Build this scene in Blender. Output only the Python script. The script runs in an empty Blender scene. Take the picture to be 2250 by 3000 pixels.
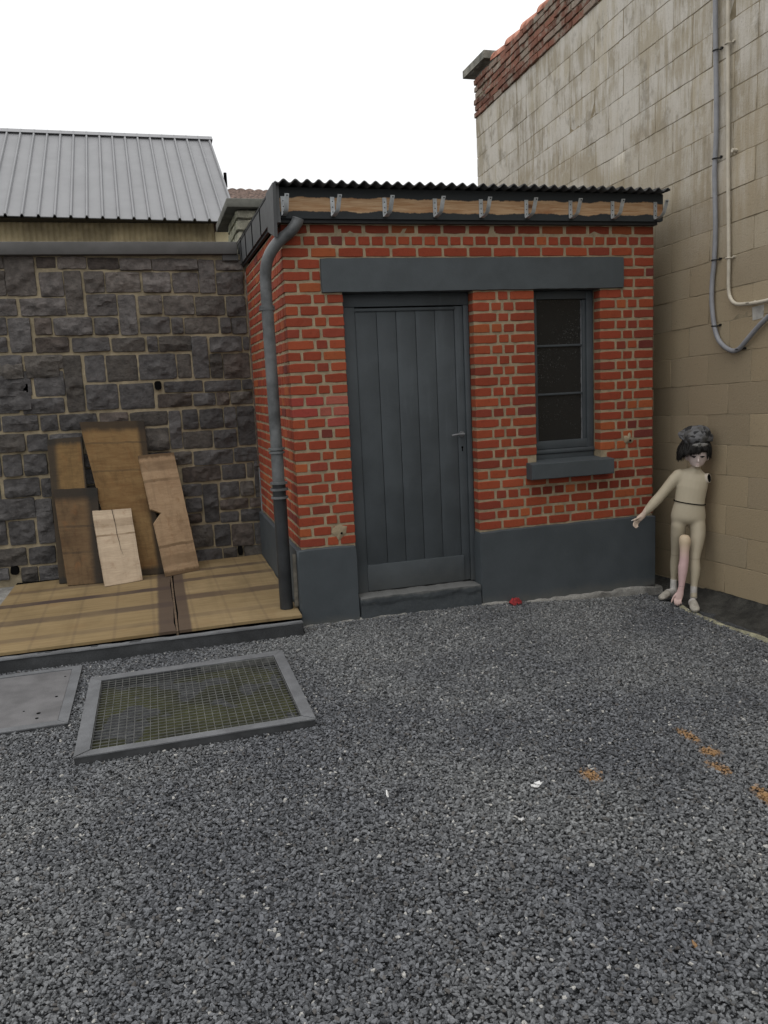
import bpy, bmesh, math, random
import numpy as np
from mathutils import Vector, Matrix, noise as mnoise
R = math.radians
sc = bpy.context.scene
COL = sc.collection

# ---------------------------------------------------------------- camera
def cam_axes(yaw, pitch, roll):
    cy, sy, cp, sp = math.cos(yaw), math.sin(yaw), math.cos(pitch), math.sin(pitch)
    f = Vector((-sy*cp, cy*cp, sp)); r = Vector((cy, sy, 0)); u = r.cross(f)
    cr, sr = math.cos(roll), math.sin(roll)
    return r*cr + u*sr, u*cr - r*sr, f
cam_d = bpy.data.cameras.new('camera'); cam = bpy.data.objects.new('camera', cam_d); COL.objects.link(cam)
cr_, cu_, cf_ = cam_axes(R(-15.537), R(-8.945), R(-2.717))
cam.matrix_world = Matrix(((cr_.x, cu_.x, -cf_.x, -0.901), (cr_.y, cu_.y, -cf_.y, -5.409), (cr_.z, cu_.z, -cf_.z, 1.625), (0, 0, 0, 1)))
cam_d.sensor_fit = 'VERTICAL'; cam_d.sensor_height = 36.0; cam_d.lens = 28.60
cam_d.clip_start = 0.05; cam_d.clip_end = 3000
sc.camera = cam

# ---------------------------------------------------------------- world, sun, exposure
SUN_EL, SUN_AZ = R(70), R(215)          # azimuth clockwise from +y
world = bpy.data.worlds.new('World'); sc.world = world; world.use_nodes = True
wt = world.node_tree; wt.nodes.clear()
w_out = wt.nodes.new('ShaderNodeOutputWorld'); w_bg = wt.nodes.new('ShaderNodeBackground')
w_sky = wt.nodes.new('ShaderNodeTexSky'); w_sky.sky_type = 'NISHITA'; w_sky.sun_disc = False
w_sky.sun_elevation = SUN_EL; w_sky.sun_rotation = SUN_AZ; w_sky.dust_density = 4.0
w_mix = wt.nodes.new('ShaderNodeMixRGB'); w_mix.inputs[0].default_value = 0.93     # the closed cloud deck in front of the blue
w_tc = wt.nodes.new('ShaderNodeTexCoord'); w_sp = wt.nodes.new('ShaderNodeSeparateXYZ'); wt.links.new(w_tc.outputs['Generated'], w_sp.inputs[0])
w_ma = wt.nodes.new('ShaderNodeMath'); w_ma.operation = 'MULTIPLY_ADD'; w_ma.use_clamp = False; wt.links.new(w_sp.outputs[2], w_ma.inputs[0]); w_ma.inputs[1].default_value = 10.4; w_ma.inputs[2].default_value = 8.6   # overcast sky: brighter towards the zenith
w_mx = wt.nodes.new('ShaderNodeMath'); w_mx.operation = 'MAXIMUM'; wt.links.new(w_ma.outputs[0], w_mx.inputs[0]); w_mx.inputs[1].default_value = 1.5
wt.links.new(w_mx.outputs[0], w_mix.inputs[2])
wt.links.new(w_sky.outputs[0], w_mix.inputs[1]); wt.links.new(w_mix.outputs[0], w_bg.inputs[0])
w_bg.inputs[1].default_value = 0.1
wt.links.new(w_bg.outputs[0], w_out.inputs[0])
sun_d = bpy.data.lights.new('sun', 'SUN'); sun = bpy.data.objects.new('sun', sun_d); COL.objects.link(sun)
sun_d.energy = 0.5; sun_d.angle = R(40); sun_d.color = (1, .97, .93)
sdir = Vector((math.sin(SUN_AZ)*math.cos(SUN_EL), math.cos(SUN_AZ)*math.cos(SUN_EL), math.sin(SUN_EL)))
sun.rotation_euler = sdir.to_track_quat('Z', 'Y').to_euler()
vs = sc.view_settings
vs.view_transform = 'Standard'; vs.look = 'None'; vs.gamma = 1; vs.exposure = 0.0; vs.use_curve_mapping = False

# ---------------------------------------------------------------- helpers
rng = np.random.RandomState(7)
_lat = {}
def vnoise(x, y, seed=0):                # value noise in [-1, 1]
    if seed not in _lat: _lat[seed] = np.random.RandomState(seed+100).rand(128, 128)*2-1
    L = _lat[seed]; x = np.asarray(x, float); y = np.asarray(y, float)
    xi = np.floor(x).astype(int); yi = np.floor(y).astype(int); fx = x-xi; fy = y-yi
    fx = fx*fx*(3-2*fx); fy = fy*fy*(3-2*fy)
    a = L[xi % 128, yi % 128]; b = L[(xi+1) % 128, yi % 128]; c = L[xi % 128, (yi+1) % 128]; d = L[(xi+1) % 128, (yi+1) % 128]
    return (a*(1-fx)+b*fx)*(1-fy)+(c*(1-fx)+d*fx)*fy
def fbm(x, y, seed=0, n=3):
    s = 0; a = 1
    for i in range(n): s = s+a*vnoise(x*2**i+i*17.3, y*2**i-i*9.1, seed+i); a *= .5
    return s
def V3(*a): return np.array(a, float)

class MB:
    """collects geometry that is linked as ONE mesh object"""
    def __init__(s): s.v = []; s.f = []; s.c = []; s.uv = []; s.n = 0; s.has_uv = False
    def add(s, v, f, col=(1, 1, 1), uv=None):
        v = np.asarray(v, float); s.v.append(v); s.f += [tuple(int(i)+s.n for i in q) for q in f]
        s.c.append(np.tile(np.array(col[:3], float), (len(v), 1))); s.n += len(v)
        if uv is not None: s.has_uv = True
        s.uv.append(np.zeros((len(v), 3)) if uv is None else uv)
        return s
    def box(s, x0, x1, y0, y1, z0, z1, col=(1, 1, 1), bev=0.0):
        if bev > 0:
            bm = bmesh.new(); bmesh.ops.create_cube(bm, size=1)
            for q in bm.verts: q.co = Vector(((x0+x1)/2+q.co.x*(x1-x0), (y0+y1)/2+q.co.y*(y1-y0), (z0+z1)/2+q.co.z*(z1-z0)))
            bmesh.ops.bevel(bm, geom=bm.edges[:], offset=bev, segments=2, affect='EDGES', profile=.5)
            s.add([q.co[:] for q in bm.verts], [[q.index for q in f.verts] for f in bm.faces], col); bm.free(); return s
        v = [(x, y, z) for z in (z0, z1) for y in (y0, y1) for x in (x0, x1)]
        return s.add(v, [(0, 2, 3, 1), (4, 5, 7, 6), (0, 1, 5, 4), (2, 6, 7, 3), (0, 4, 6, 2), (1, 3, 7, 5)], col)
    def prism(s, pts, ext, col=(1, 1, 1)):   # polygon extruded by vector ext
        p = np.asarray(pts, float); n = len(p); e = np.asarray(ext, float)
        return s.add(np.vstack([p, p+e]), [tuple(range(n))[::-1], tuple(range(n, 2*n))]+[(i, (i+1) % n, n+(i+1) % n, n+i) for i in range(n)], col)
    def tube(s, pts, rad, n=14, cap=True, col=(1, 1, 1), flat=None, ref=None):
        """loft of circles (or ellipses: rad items may be (a,b)) along pts"""
        P = [Vector(p) for p in pts]; m = len(P)
        rad = [rad]*m if not isinstance(rad, (list, tuple)) else rad
        prev = Vector(ref) if ref is not None else None; V = []; F = []
        for i in range(m):
            t = (P[min(i+1, m-1)]-P[max(i-1, 0)]).normalized()
            if prev is None: prev = Vector((0, 0, 1)) if abs(t.z) < .9 else Vector((1, 0, 0))
            u = (prev-t*prev.dot(t)).normalized(); w = t.cross(u)
            if ref is None: prev = u
            a, b = rad[i] if isinstance(rad[i], (tuple, list)) else (rad[i], rad[i])
            for k in range(n):
                an = 2*math.pi*k/n; V.append(P[i]+u*(a*math.cos(an))+w*(b*math.sin(an)))
        for i in range(m-1):
            for k in range(n): F.append((i*n+k, i*n+(k+1) % n, (i+1)*n+(k+1) % n, (i+1)*n+k))
        if cap: F.append(tuple(range(n))[::-1]); F.append(tuple((m-1)*n+k for k in range(n)))
        return s.add([q[:] for q in V], F, col)
    def ball(s, c, r, nu=14, nv=10, col=(1, 1, 1)):
        r = (r, r, r) if not isinstance(r, (tuple, list)) else r; V = [(c[0], c[1], c[2]+r[2])]; F = []
        for j in range(1, nv):
            t = math.pi*j/nv
            for k in range(nu):
                p = 2*math.pi*k/nu; V.append((c[0]+r[0]*math.sin(t)*math.cos(p), c[1]+r[1]*math.sin(t)*math.sin(p), c[2]+r[2]*math.cos(t)))
        V.append((c[0], c[1], c[2]-r[2]))
        for k in range(nu): F.append((0, 1+k, 1+(k+1) % nu))
        for j in range(nv-2):
            for k in range(nu): a = 1+j*nu; F.append((a+k, a+nu+k, a+nu+(k+1) % nu, a+(k+1) % nu))
        a = 1+(nv-2)*nu
        for k in range(nu): F.append((a+k, len(V)-1, a+(k+1) % nu))
        return s.add(V, F, col)
    def relief(s, O, U, V, N, u0, v0, u1, v1, back, step, hf, rc=.004, jit=.001, col=(1, 1, 1), bev=.004, seed=0):
        """one masonry unit: a gridded, irregular front face with sides going back into the wall"""
        w, h = u1-u0, v1-v0; nu = max(3, int(math.ceil(w/step)))+1; nv = max(3, int(math.ceil(h/step)))+1
        ea = min(.3, bev/w); eb = min(.3, bev/h)
        A = np.concatenate([[0], np.linspace(ea, 1-ea, nu-2), [1]]); B = np.concatenate([[0], np.linspace(eb, 1-eb, nv-2), [1]])
        a, b = np.meshgrid(A, B, indexing='ij'); X = 2*a-1; Y = 2*b-1
        d = rc*(np.abs(X)**10)*(np.abs(Y)**10)
        uu = u0+a*w-np.sign(X)*d; vv = v0+b*h-np.sign(Y)*d
        ox, oy = seed*3.71 % 91, seed*7.13 % 83
        uu = uu+jit*vnoise(uu*23+ox, vv*23+oy, 3)*np.abs(X)**2; vv = vv+jit*vnoise(uu*23-oy, vv*23+ox, 4)*np.abs(Y)**2
        dist = np.minimum(np.minimum(a, 1-a)*w, np.minimum(b, 1-b)*h)
        H = hf(uu, vv, dist, (u0+u1)/2, (v0+v1)/2) - bev*(dist < 1e-6)
        P = O+uu[..., None]*U+vv[..., None]*V+H[..., None]*N
        flip = np.dot(np.cross(U, V), N) < 0
        F = []; idx = lambda i, j: i*nv+j
        for i in range(nu-1):
            for j in range(nv-1): F.append((idx(i, j), idx(i+1, j), idx(i+1, j+1), idx(i, j+1)))
        loop = [(i, 0) for i in range(nu)]+[(nu-1, j) for j in range(1, nv)]+[(i, nv-1) for i in range(nu-2, -1, -1)]+[(0, j) for j in range(nv-2, 0, -1)]
        base = nu*nv; m = len(loop)
        S = np.array([O+uu[i, j]*U+vv[i, j]*V-back*N for i, j in loop])
        for k in range(m): k2 = (k+1) % m; F.append((base+k, base+k2, idx(*loop[k2]), idx(*loop[k])))
        if flip: F = [q[::-1] for q in F]
        return s.add(np.vstack([P.reshape(-1, 3), S]), F, col)
    def build(s, name, mat, parent=None, smooth=False):
        me = bpy.data.meshes.new(name); o = bpy.data.objects.new(name, me); COL.objects.link(o)
        v = np.vstack(s.v)
        if parent is not None:
            o.parent = parent; q = parent; off = Vector()
            while q is not None: off += q.location; q = q.parent
            v = v-np.array(off)
        me.from_pydata(v.tolist(), [], s.f)
        at = me.attributes.new('Col', 'FLOAT_COLOR', 'POINT'); c = np.ones((len(v), 4)); c[:, :3] = np.vstack(s.c); at.data.foreach_set('color', c.ravel())
        if s.has_uv:
            at = me.attributes.new('buv', 'FLOAT_VECTOR', 'POINT'); at.data.foreach_set('vector', np.vstack(s.uv).ravel())
        if smooth is True: me.polygons.foreach_set('use_smooth', [True]*len(me.polygons))
        elif smooth: me.set_sharp_from_angle(angle=R(smooth)) if False else None
        me.materials.append(mat); me.update()
        if smooth and smooth is not True:
            me.polygons.foreach_set('use_smooth', [True]*len(me.polygons)); me.set_sharp_from_angle(angle=R(smooth))
        return o
def tag(o, label=None, cat=None, group=None, kind=None):
    for k, x in (('label', label), ('category', cat), ('group', group), ('kind', kind)):
        if x: o[k] = x
    return o
def thing(name, loc, label, cat, group=None):
    o = bpy.data.objects.new(name, None); COL.objects.link(o); o.location = loc; o.empty_display_size = .1
    return tag(o, label, cat, group)

# ---------------------------------------------------------------- materials
class NT:
    def __init__(s, name):
        s.m = bpy.data.materials.new(name); s.m.use_nodes = True; s.t = s.m.node_tree; s.t.nodes.clear()
        s.out = s.t.nodes.new('ShaderNodeOutputMaterial'); s.b = s.t.nodes.new('ShaderNodeBsdfPrincipled'); s.t.links.new(s.b.outputs[0], s.out.inputs[0])
        s.obj = s.t.nodes.new('ShaderNodeTexCoord').outputs['Object']
    def L(s, x, inp):
        if isinstance(x, bpy.types.NodeSocket): s.t.links.new(x, inp)
        elif isinstance(x, (tuple, list)) and inp.type == 'RGBA': inp.default_value = (*x[:3], 1)
        else: inp.default_value = x
    def m_(s, op, a, b=None, c=None, clamp=False):
        n = s.t.nodes.new('ShaderNodeMath'); n.operation = op; n.use_clamp = clamp
        for i, x in enumerate((a, b, c)):
            if x is not None: s.L(x, n.inputs[i])
        return n.outputs[0]
    def mul(s, a, b): return s.m_('MULTIPLY', a, b)
    def sub(s, a, b): return s.m_('SUBTRACT', a, b)
    def addm(s, a, b): return s.m_('ADD', a, b)
    def step(s, x, lo, hi):
        n = s.t.nodes.new('ShaderNodeMapRange'); n.interpolation_type = 'SMOOTHSTEP'; s.L(x, n.inputs[0]); s.L(lo, n.inputs[1]); s.L(hi, n.inputs[2]); return n.outputs[0]
    def mix(s, f, a, b, mode='MIX'):
        n = s.t.nodes.new('ShaderNodeMixRGB'); n.blend_type = mode; s.L(f, n.inputs[0]); s.L(a, n.inputs[1]); s.L(b, n.inputs[2]); return n.outputs[0]
    def noise(s, vec, scale, det=4, rough=.55, dist=0):
        n = s.t.nodes.new('ShaderNodeTexNoise'); s.L(vec, n.inputs['Vector']); n.inputs['Scale'].default_value = scale; n.inputs['Detail'].default_value = det
        n.inputs['Roughness'].default_value = rough; n.inputs['Distortion'].default_value = dist; return n.outputs[0]
    def voro(s, vec, scale, feat='F1', out=0):
        n = s.t.nodes.new('ShaderNodeTexVoronoi'); n.feature = feat; s.L(vec, n.inputs['Vector']); n.inputs['Scale'].default_value = scale; return n.outputs[out]
    def map(s, vec, sc_=(1, 1, 1), loc=(0, 0, 0), rot=(0, 0, 0)):
        n = s.t.nodes.new('ShaderNodeMapping'); s.L(vec, n.inputs[0]); n.inputs[1].default_value = loc; n.inputs[2].default_value = rot; n.inputs[3].default_value = sc_; return n.outputs[0]
    def sep(s, vec):
        n = s.t.nodes.new('ShaderNodeSeparateXYZ'); s.L(vec, n.inputs[0]); return n.outputs
    def attr(s, name, typ='GEOMETRY', out='Color'):
        n = s.t.nodes.new('ShaderNodeAttribute'); n.attribute_name = name; n.attribute_type = typ; return n.outputs[out]
    def bump(s, h, strength=.3, dist=.01, nrm=None):
        n = s.t.nodes.new('ShaderNodeBump'); n.inputs['Strength'].default_value = strength; n.inputs['Distance'].default_value = dist; s.L(h, n.inputs['Height'])
        if nrm is not None: s.L(nrm, n.inputs['Normal'])
        return n.outputs[0]
    def fin(s, col, rough=.8, nrm=None, spec=.4, metal=0.0):
        s.L(col, s.b.inputs['Base Color']); s.L(rough, s.b.inputs['Roughness']); s.b.inputs['Specular IOR Level'].default_value = spec; s.L(metal, s.b.inputs['Metallic'])
        if nrm is not None: s.L(nrm, s.b.inputs['Normal'])
        return s.m
def mat(name, col, rough=.8, var=.15, vs_=6, bump=.2, bs=60, bd=.004, col2=None, attr=False, spec=.35, metal=0.0, fine=0):
    n = NT(name); f = n.step(n.noise(n.obj, vs_, 6, .6), .3, .7)
    a = tuple(x*(1-var) for x in col); b = tuple(min(1, x*(1+var)) for x in (col2 or col))
    c = n.mix(f, a, b)
    if attr: c = n.mix(1.0, c, n.attr('Col'), 'MULTIPLY')
    if fine: c = n.mix(fine, c, n.mix(n.step(n.noise(n.obj, 220, 2), .35, .65), (0, 0, 0), (1, 1, 1)), 'OVERLAY')
    h = n.noise(n.obj, bs, 5, .6)
    r = n.addm(rough-.08, n.mul(n.noise(n.obj, vs_*3, 3), .16))
    return n.fin(c, r, n.bump(h, bump, bd), spec, metal)
# ---- materials of the place
def m_brick():
    n = NT('brick'); c = n.attr('Col')
    s = n.noise(n.map(n.obj, (1, 1, 1)), 38, 6, .65); sp = n.noise(n.obj, 190, 3)
    c = n.mix(n.mul(n.step(s, .5, .78), .45), c, (.10, .022, .014)); c = n.mix(n.mul(n.step(sp, .62, .74), .25), c, (.5, .22, .12))
    c = n.mix(n.mul(n.step(n.noise(n.obj, 3, 5, .7), .55, .8), .22), c, (.16, .09, .06))
    return n.fin(c, .88, n.bump(n.addm(n.noise(n.obj, 130, 5, .65), n.mul(sp, .3)), .35, .004), .25)
def m_mortar(name, col, b=.5):
    n = NT(name); f = n.noise(n.obj, 14, 6, .65); c = n.mix(n.step(f, .3, .7), tuple(x*.72 for x in col), tuple(x*1.15 for x in col))
    c = n.mix(n.mul(n.step(n.noise(n.obj, 260, 2), .55, .7), .35), c, tuple(x*.5 for x in col))
    return n.fin(c, .95, n.bump(n.noise(n.obj, 150, 5, .7), b, .006), .2)
def m_paint(name='grey_paint', col=(.055, .064, .070)):
    n = NT(name); f = n.noise(n.obj, 4, 6, .6)
    c = n.mix(n.step(f, .3, .7), tuple(x*.86 for x in col), tuple(x*1.12 for x in col))
    scuff = n.step(n.noise(n.map(n.obj, (1, 1, 2.2)), 26, 6, .75), .71, .8)
    c = n.mix(n.mul(scuff, .25), c, (.16, .16, .15))
    h = n.addm(n.addm(n.noise(n.obj, 9, 3), n.mul(n.noise(n.obj, 120, 4), .25)), n.mul(n.noise(n.map(n.obj, (1, 1, .06)), 160, 3), .35))
    drip = n.step(n.noise(n.map(n.obj, (1, 1, .12)), 16, 5, .6), .56, .74); c = n.mix(n.mul(drip, .3), c, tuple(x*1.55 for x in col))
    low = n.mul(n.m_('SUBTRACT', 1, n.step(n.addm(n.sep(n.obj)[2], n.mul(n.noise(n.obj, 14, 5, .7), .25)), .2, .5)), .4); c = n.mix(low, c, (.10, .098, .088))
    return n.fin(c, n.addm(.5, n.mul(f, .2)), n.bump(h, .25, .006), .3)
def m_plinth():
    n = NT('painted_render'); f = n.noise(n.obj, 3.5, 6, .6); z = n.sep(n.obj)[2]
    c = n.mix(n.step(f, .3, .7), (.049, .058, .064), (.061, .071, .078))
    d = n.mul(n.m_('SUBTRACT', 1, n.step(n.addm(z, n.mul(n.noise(n.obj, 9, 5, .7), .12)), .03, .13)), .5)     # splashed dust along the foot
    c = n.mix(d, c, (.12, .115, .1))
    c = n.mix(n.mul(n.step(n.noise(n.obj, 40, 6, .75), .72, .8), .25), c, (.16, .16, .15))
    return n.fin(c, .62, n.bump(n.addm(n.noise(n.obj, 7, 3), n.mul(n.noise(n.obj, 70, 5, .65), .35)), .35, .008), .3)
def m_stone():
    n = NT('blue_stone'); c = n.attr('Col'); f = n.noise(n.obj, 16, 7, .68)
    c = n.mix(1.0, c, n.mix(n.step(f, .25, .75), (.6, .59, .58), (1.4, 1.36, 1.32)), 'MULTIPLY')
    c = n.mix(n.mul(n.step(n.noise(n.obj, 7, 6, .7), .68, .78), .35), c, (.16, .155, .14))
    c = n.mix(n.mul(n.step(n.noise(n.obj, 3, 5, .7), .55, .75), .3), c, (.085, .06, .045))
    h = n.addm(n.noise(n.obj, 34, 8, .72), n.mul(n.m_('SUBTRACT', 1, n.voro(n.map(n.obj, (1, 1, 1.7)), 17, 'DISTANCE_TO_EDGE')), .25))
    return n.fin(c, .8, n.bump(h, 1.0, .016), .3)
def m_block():
    n = NT('concrete_block'); c = n.attr('Col'); s = n.sep(n.obj); z = s[2]
    big = n.noise(n.obj, .8, 5, .6); streak = n.noise(n.map(n.obj, (1, 9, .9)), 2.2, 6, .65)
    # pale lime bloom on the weathered upper courses, dark algae streaks
    up = n.step(n.addm(z, n.mul(n.sub(big, .5), 2.2)), 2.2, 4.0)
    pale = n.mul(n.mul(up, n.step(n.addm(n.mul(streak, .6), n.mul(n.noise(n.obj, 3.1, 4), .5)), .44, .64)), .9)
    c = n.mix(pale, c, (.56, .53, .475))
    blo = n.noise(n.map(n.obj, (1, 3.2, 2.2)), 1.5, 8, .68)
    c = n.mix(n.mul(up, n.mul(n.step(blo, .52, .66), .6)), c, (.20, .175, .13)); c = n.mix(n.mul(up, n.mul(n.step(n.noise(n.map(n.obj, (1, 4, 1.6)), 3.3, 8, .72), .54, .66), .5)), c, (.60, .575, .52))
    c = n.mix(n.mul(n.mul(up, n.step(n.noise(n.map(n.obj, (1, 14, 2.0)), 2.5, 7, .7), .55, .72)), .5), c, (.16, .14, .105))
    c = n.mix(n.mul(n.step(n.noise(n.map(n.obj, (1, 1, 1)), 1.7, 6, .65), .5, .75), .3), c, (.23, .18, .115))
    c = n.mix(n.mul(n.step(n.noise(n.obj, 60, 6, .75), .55, .70), .45), c, (.13, .11, .08))
    c = n.mix(n.mul(n.step(n.noise(n.obj, 240, 2), .6, .72), .3), c, (.5, .45, .36))
    h = n.addm(n.noise(n.obj, 120, 5, .7), n.mul(n.voro(n.obj, 90), -.5))
    return n.fin(c, .92, n.bump(h, .42, .006), .2)
def m_wood(name, a, b, dark=(.03, .024, .018), edges=(0, 0, 0, 0), rows=9., seed=0., blotch=.5, lines=(), cross=0, rust=.4, hard=0):
    """weathered shuttering board: grain runs along u, bands across v, stained margins (left, right, bottom, top)"""
    n = NT(name); uv = n.attr('buv', out='Vector'); q = n.sep(uv); u, v = q[0], q[1]
    p = n.map(uv, (1, 1, 1), (seed, seed*.7, 0))
    g = n.noise(n.map(p, (1.6, rows*4.5, 1)), 2.0, 6, .62, .6); band = n.noise(n.map(p, (.5, rows, 1)), 1.0, 3, .5)
    c = n.mix(n.step(n.addm(n.mul(g, .55), n.mul(band, .5)), .32, .72), b, a)
    bl = n.noise(n.map(p, (3.2, 3.2, 1)), 1.2, 5, .65)
    c = n.mix(n.mul(n.step(bl, .45, .75), blotch), c, tuple(x*.42 for x in b))
    c = n.mix(n.mul(n.step(n.noise(n.map(p, (2.1, 3.4, 1), (3, 7, 0)), 1.6, 6, .7), .53, .70), rust), c, (.17, .075, .025))
    fib = n.noise(n.map(p, (9, 210, 1)), 1.0, 4, .6)
    c = n.mix(n.mul(n.step(fib, .5, .8), .28), c, tuple(x*.5 for x in b))
    for (pos, wd, s_) in lines:      # darker bands left by what lay on the board
        ln = n.mul(n.m_('SUBTRACT', 1, n.step(n.m_('ABSOLUTE', n.sub(n.addm(v, n.mul(n.sub(bl, .5), .03)), pos)), wd*.6, wd)), s_)
        c = n.mix(n.mul(ln, n.addm(.55, n.mul(n.step(n.noise(p, 2.2, 4), .3, .6), .45))), c, dark)
    if cross:
        cl = n.m_('ABSOLUTE', n.sub(n.m_('FRACT', n.addm(n.mul(u, cross), n.mul(v, .15))), .5)); c = n.mix(n.mul(n.m_('SUBTRACT', 1, n.step(cl, .015, .06)), .2), c, dark)
    vs2 = n.noise(n.map(p, (7, .6, 1)), 1.0, 4, .6); c = n.mix(n.mul(n.step(vs2, .52, .75), .3), c, tuple(x*.5 for x in b))
    w = n.mul(n.sub(n.noise(n.map(p, (6, 6, 1)), 1.0, 5, .7), .5), .05)
    for val, x in ((edges[0], u), (edges[1], n.m_('SUBTRACT', 1, u)), (edges[2], v), (edges[3], n.m_('SUBTRACT', 1, v))):
        if val > 0:
            k = n.mul(n.m_('SUBTRACT', 1, n.step(n.addm(x, n.mul(w, .3 if hard else 1.)), val*(.85 if hard else .55), val*(1.1 if hard else 1.35))), .85); c = n.mix(k, c, dark)
    return n.fin(c, .82, n.bump(n.addm(fib, n.mul(g, .8)), .35, .004), .25)
def m_fascia():
    n = NT('fascia_wood'); s = n.sep(n.obj); x, z = s[0], s[2]
    rag = n.mul(n.sub(n.noise(n.map(n.obj, (1, 1, .3)), 7, 5, .65), .5), .05)
    g = n.noise(n.map(n.obj, (2.2, 1, 42)), 1.5, 6, .65, 1.2); k = n.noise(n.map(n.obj, (1, 1, 1.5)), 3.1, 4, .6)
    c = n.mix(n.step(g, .3, .7), (.33, .18, .085), (.50, .35, .21)); c = n.mix(n.mul(n.step(k, .5, .75), .7), c, (.24, .085, .03))
    kn = n.step(n.voro(n.map(n.obj, (1, 1, 1.6)), 3.4), .12, .05); c = n.mix(n.mul(kn, .8), c, (.08, .03, .015))
    zz = n.addm(z, rag)
    paint = n.m_('MAXIMUM', n.step(zz, 2.818, 2.826), n.step(zz, 2.742, 2.734))
    c = n.mix(paint, c, (.032, .036, .038))
    return n.fin(c, .8, n.bump(g, .3, .004), .25)
def m_glass():
    n = NT('dusty_glass')
    pt = n.step(n.noise(n.obj, 5, 3), .35, .7); sp = n.mul(pt, n.step(n.noise(n.obj, 80, 4, .7), .57, .70)); st = n.mul(pt, n.step(n.noise(n.map(n.obj, (1, 1, .45)), 22, 6, .7), .60, .74))
    d = n.m_('MAXIMUM', n.mul(sp, .35), n.mul(st, .45)); d = n.addm(d, .11)
    n.L(n.mix(d, (.008, .0085, .009), (.16, .16, .155)), n.b.inputs['Base Color']); n.b.inputs['Specular IOR Level'].default_value = .26
    n.L(n.addm(.12, n.mul(d, .8)), n.b.inputs['Roughness']); n.L(n.m_('SUBTRACT', .45, d, clamp=True), n.b.inputs['Transmission Weight']); n.b.inputs['IOR'].default_value = 1.45
    return n.m
def m_gravel():
    n = NT('basalt_gravel'); r = n.attr('rnd', 'INSTANCER', 'Fac'); pos = n.attr('pos', 'INSTANCER', 'Vector')
    big = n.noise(pos, .75, 5, .6)
    c = n.mix(r, (.060, .063, .067), (.215, .222, .232)); c = n.mix(1.0, c, n.mix(n.step(big, .36, .66), (.78, .79, .82), (1.28, 1.27, 1.22)), 'MULTIPLY')
    r2 = n.m_('FRACT', n.mul(r, 37.7)); c = n.mix(n.mul(n.step(r2, .982, .984), .85), c, (.46, .45, .42)); c = n.mix(n.mul(n.step(r2, .06, .05), .5), c, (.10, .085, .07))
    s = n.sep(pos); px, py = s[0], s[1]; og = 0.0
    for (x, y, rx, ry) in ((1.305, -2.43, .026, .062), (1.285, -2.60, .034, .045), (1.225, -2.74, .026, .05), (.705, -2.61, .032, .045), (1.24, -2.945, .025, .03), (1.23, -3.02, .028, .05), (.465, -3.61, .007, .011)):
        d = n.m_('SQRT', n.addm(n.m_('POWER', n.m_('DIVIDE', n.sub(px, x), rx), 2.0), n.m_('POWER', n.m_('DIVIDE', n.sub(py, y), ry), 2.0)))
        og = n.m_('MAXIMUM', og, n.step(n.addm(d, n.mul(n.sub(n.noise(pos, 60, 2), .5), 2.4)), 1.5, .8))
    c = n.mix(n.mul(og, .66), c, (.40, .21, .06))
    tex = n.noise(n.obj, 1.9, 5, .7); c = n.mix(n.mul(n.step(tex, .45, .8), .4), c, (.20, .20, .20))
    return n.fin(c, .8, n.bump(n.noise(n.obj, 4, 5, .7), .4, .1), .3)
def m_oldbrick():
    n = NT('weathered_brick'); c = n.attr('Col')
    c = n.mix(n.mul(n.step(n.noise(n.obj, 7, 6, .7), .46, .62), .75), c, (.30, .27, .22)); c = n.mix(n.mul(n.step(n.noise(n.map(n.obj, (1, 1, 1)), 16, 6, .7), .55, .68), .5), c, (.07, .055, .045))
    return n.fin(c, .95, n.bump(n.noise(n.obj, 60, 6, .7), .6, .008), .2)
M = {}
def m_step():
    n = NT('worn_step_paint'); z = n.sep(n.obj)[2]; f = n.noise(n.obj, 11, 6, .7)
    c = n.mix(n.step(f, .3, .7), (.043, .050, .055), (.056, .064, .069)); worn = n.step(n.addm(z, n.mul(n.sub(f, .5), .05)), .128, .152)
    c = n.mix(n.mul(worn, .75), c, (.135, .135, .13)); c = n.mix(n.mul(n.step(n.noise(n.map(n.obj, (1, 1, 2.5)), 14, 7, .75), .60, .70), .5), c, (.13, .13, .125))
    return n.fin(c, .75, n.bump(n.noise(n.obj, 40, 6, .7), .5, .008), .3)
M['brick'] = m_brick(); M['mortar'] = m_mortar('lime_mortar', (.31, .25, .165)); M['stone_mortar'] = m_mortar('ochre_mortar', (.31, .26, .175))
M['block_mortar'] = m_mortar('grey_mortar', (.27, .225, .15), .4)
M['paint'] = m_paint(); M['plinth'] = m_plinth(); M['stone'] = m_stone(); M['block'] = m_block(); M['fascia'] = m_fascia(); M['glass'] = m_glass()
M['lintel'] = mat('painted_lintel', (.058, .068, .074), .6, .1, 5, .3, 90, .004)
M['black'] = mat('darkness', (.006, .006, .006), .95, .1, 5, .1, spec=0.0)
M['concrete'] = mat('concrete', (.20, .195, .18), .92, .3, 9, .5, 55, .008, fine=.25)
M['old_concrete'] = mat('lichened_concrete', (.20, .195, .165), .95, .45, 7, .7, 40, .01, fine=.3)
M['coping'] = mat('zinc_grey_coping', (.085, .083, .08), .75, .14, 5, .15, 60, .003)
M['cladding'] = mat('slate_grey_cladding', (.075, .078, .08), .5, .12, 6, .12, 60, .002)
M['cladding_dark'] = mat('dark_cladding_edge', (.018, .019, .02), .6, .1, 6)
M['sheet'] = mat('fibre_cement_sheet', (.05, .05, .05), .85, .35, 11, .3, 90, .003)
M['galv'] = mat('galvanised_steel', (.40, .42, .43), .5, .25, 18, .1, 90, .001, metal=.55)
M['zinc_pipe'] = mat('weathered_zinc', (.082, .086, .088), .5, .35, 5, .12, 70, .002, col2=(.115, .12, .122), metal=.15)
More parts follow.
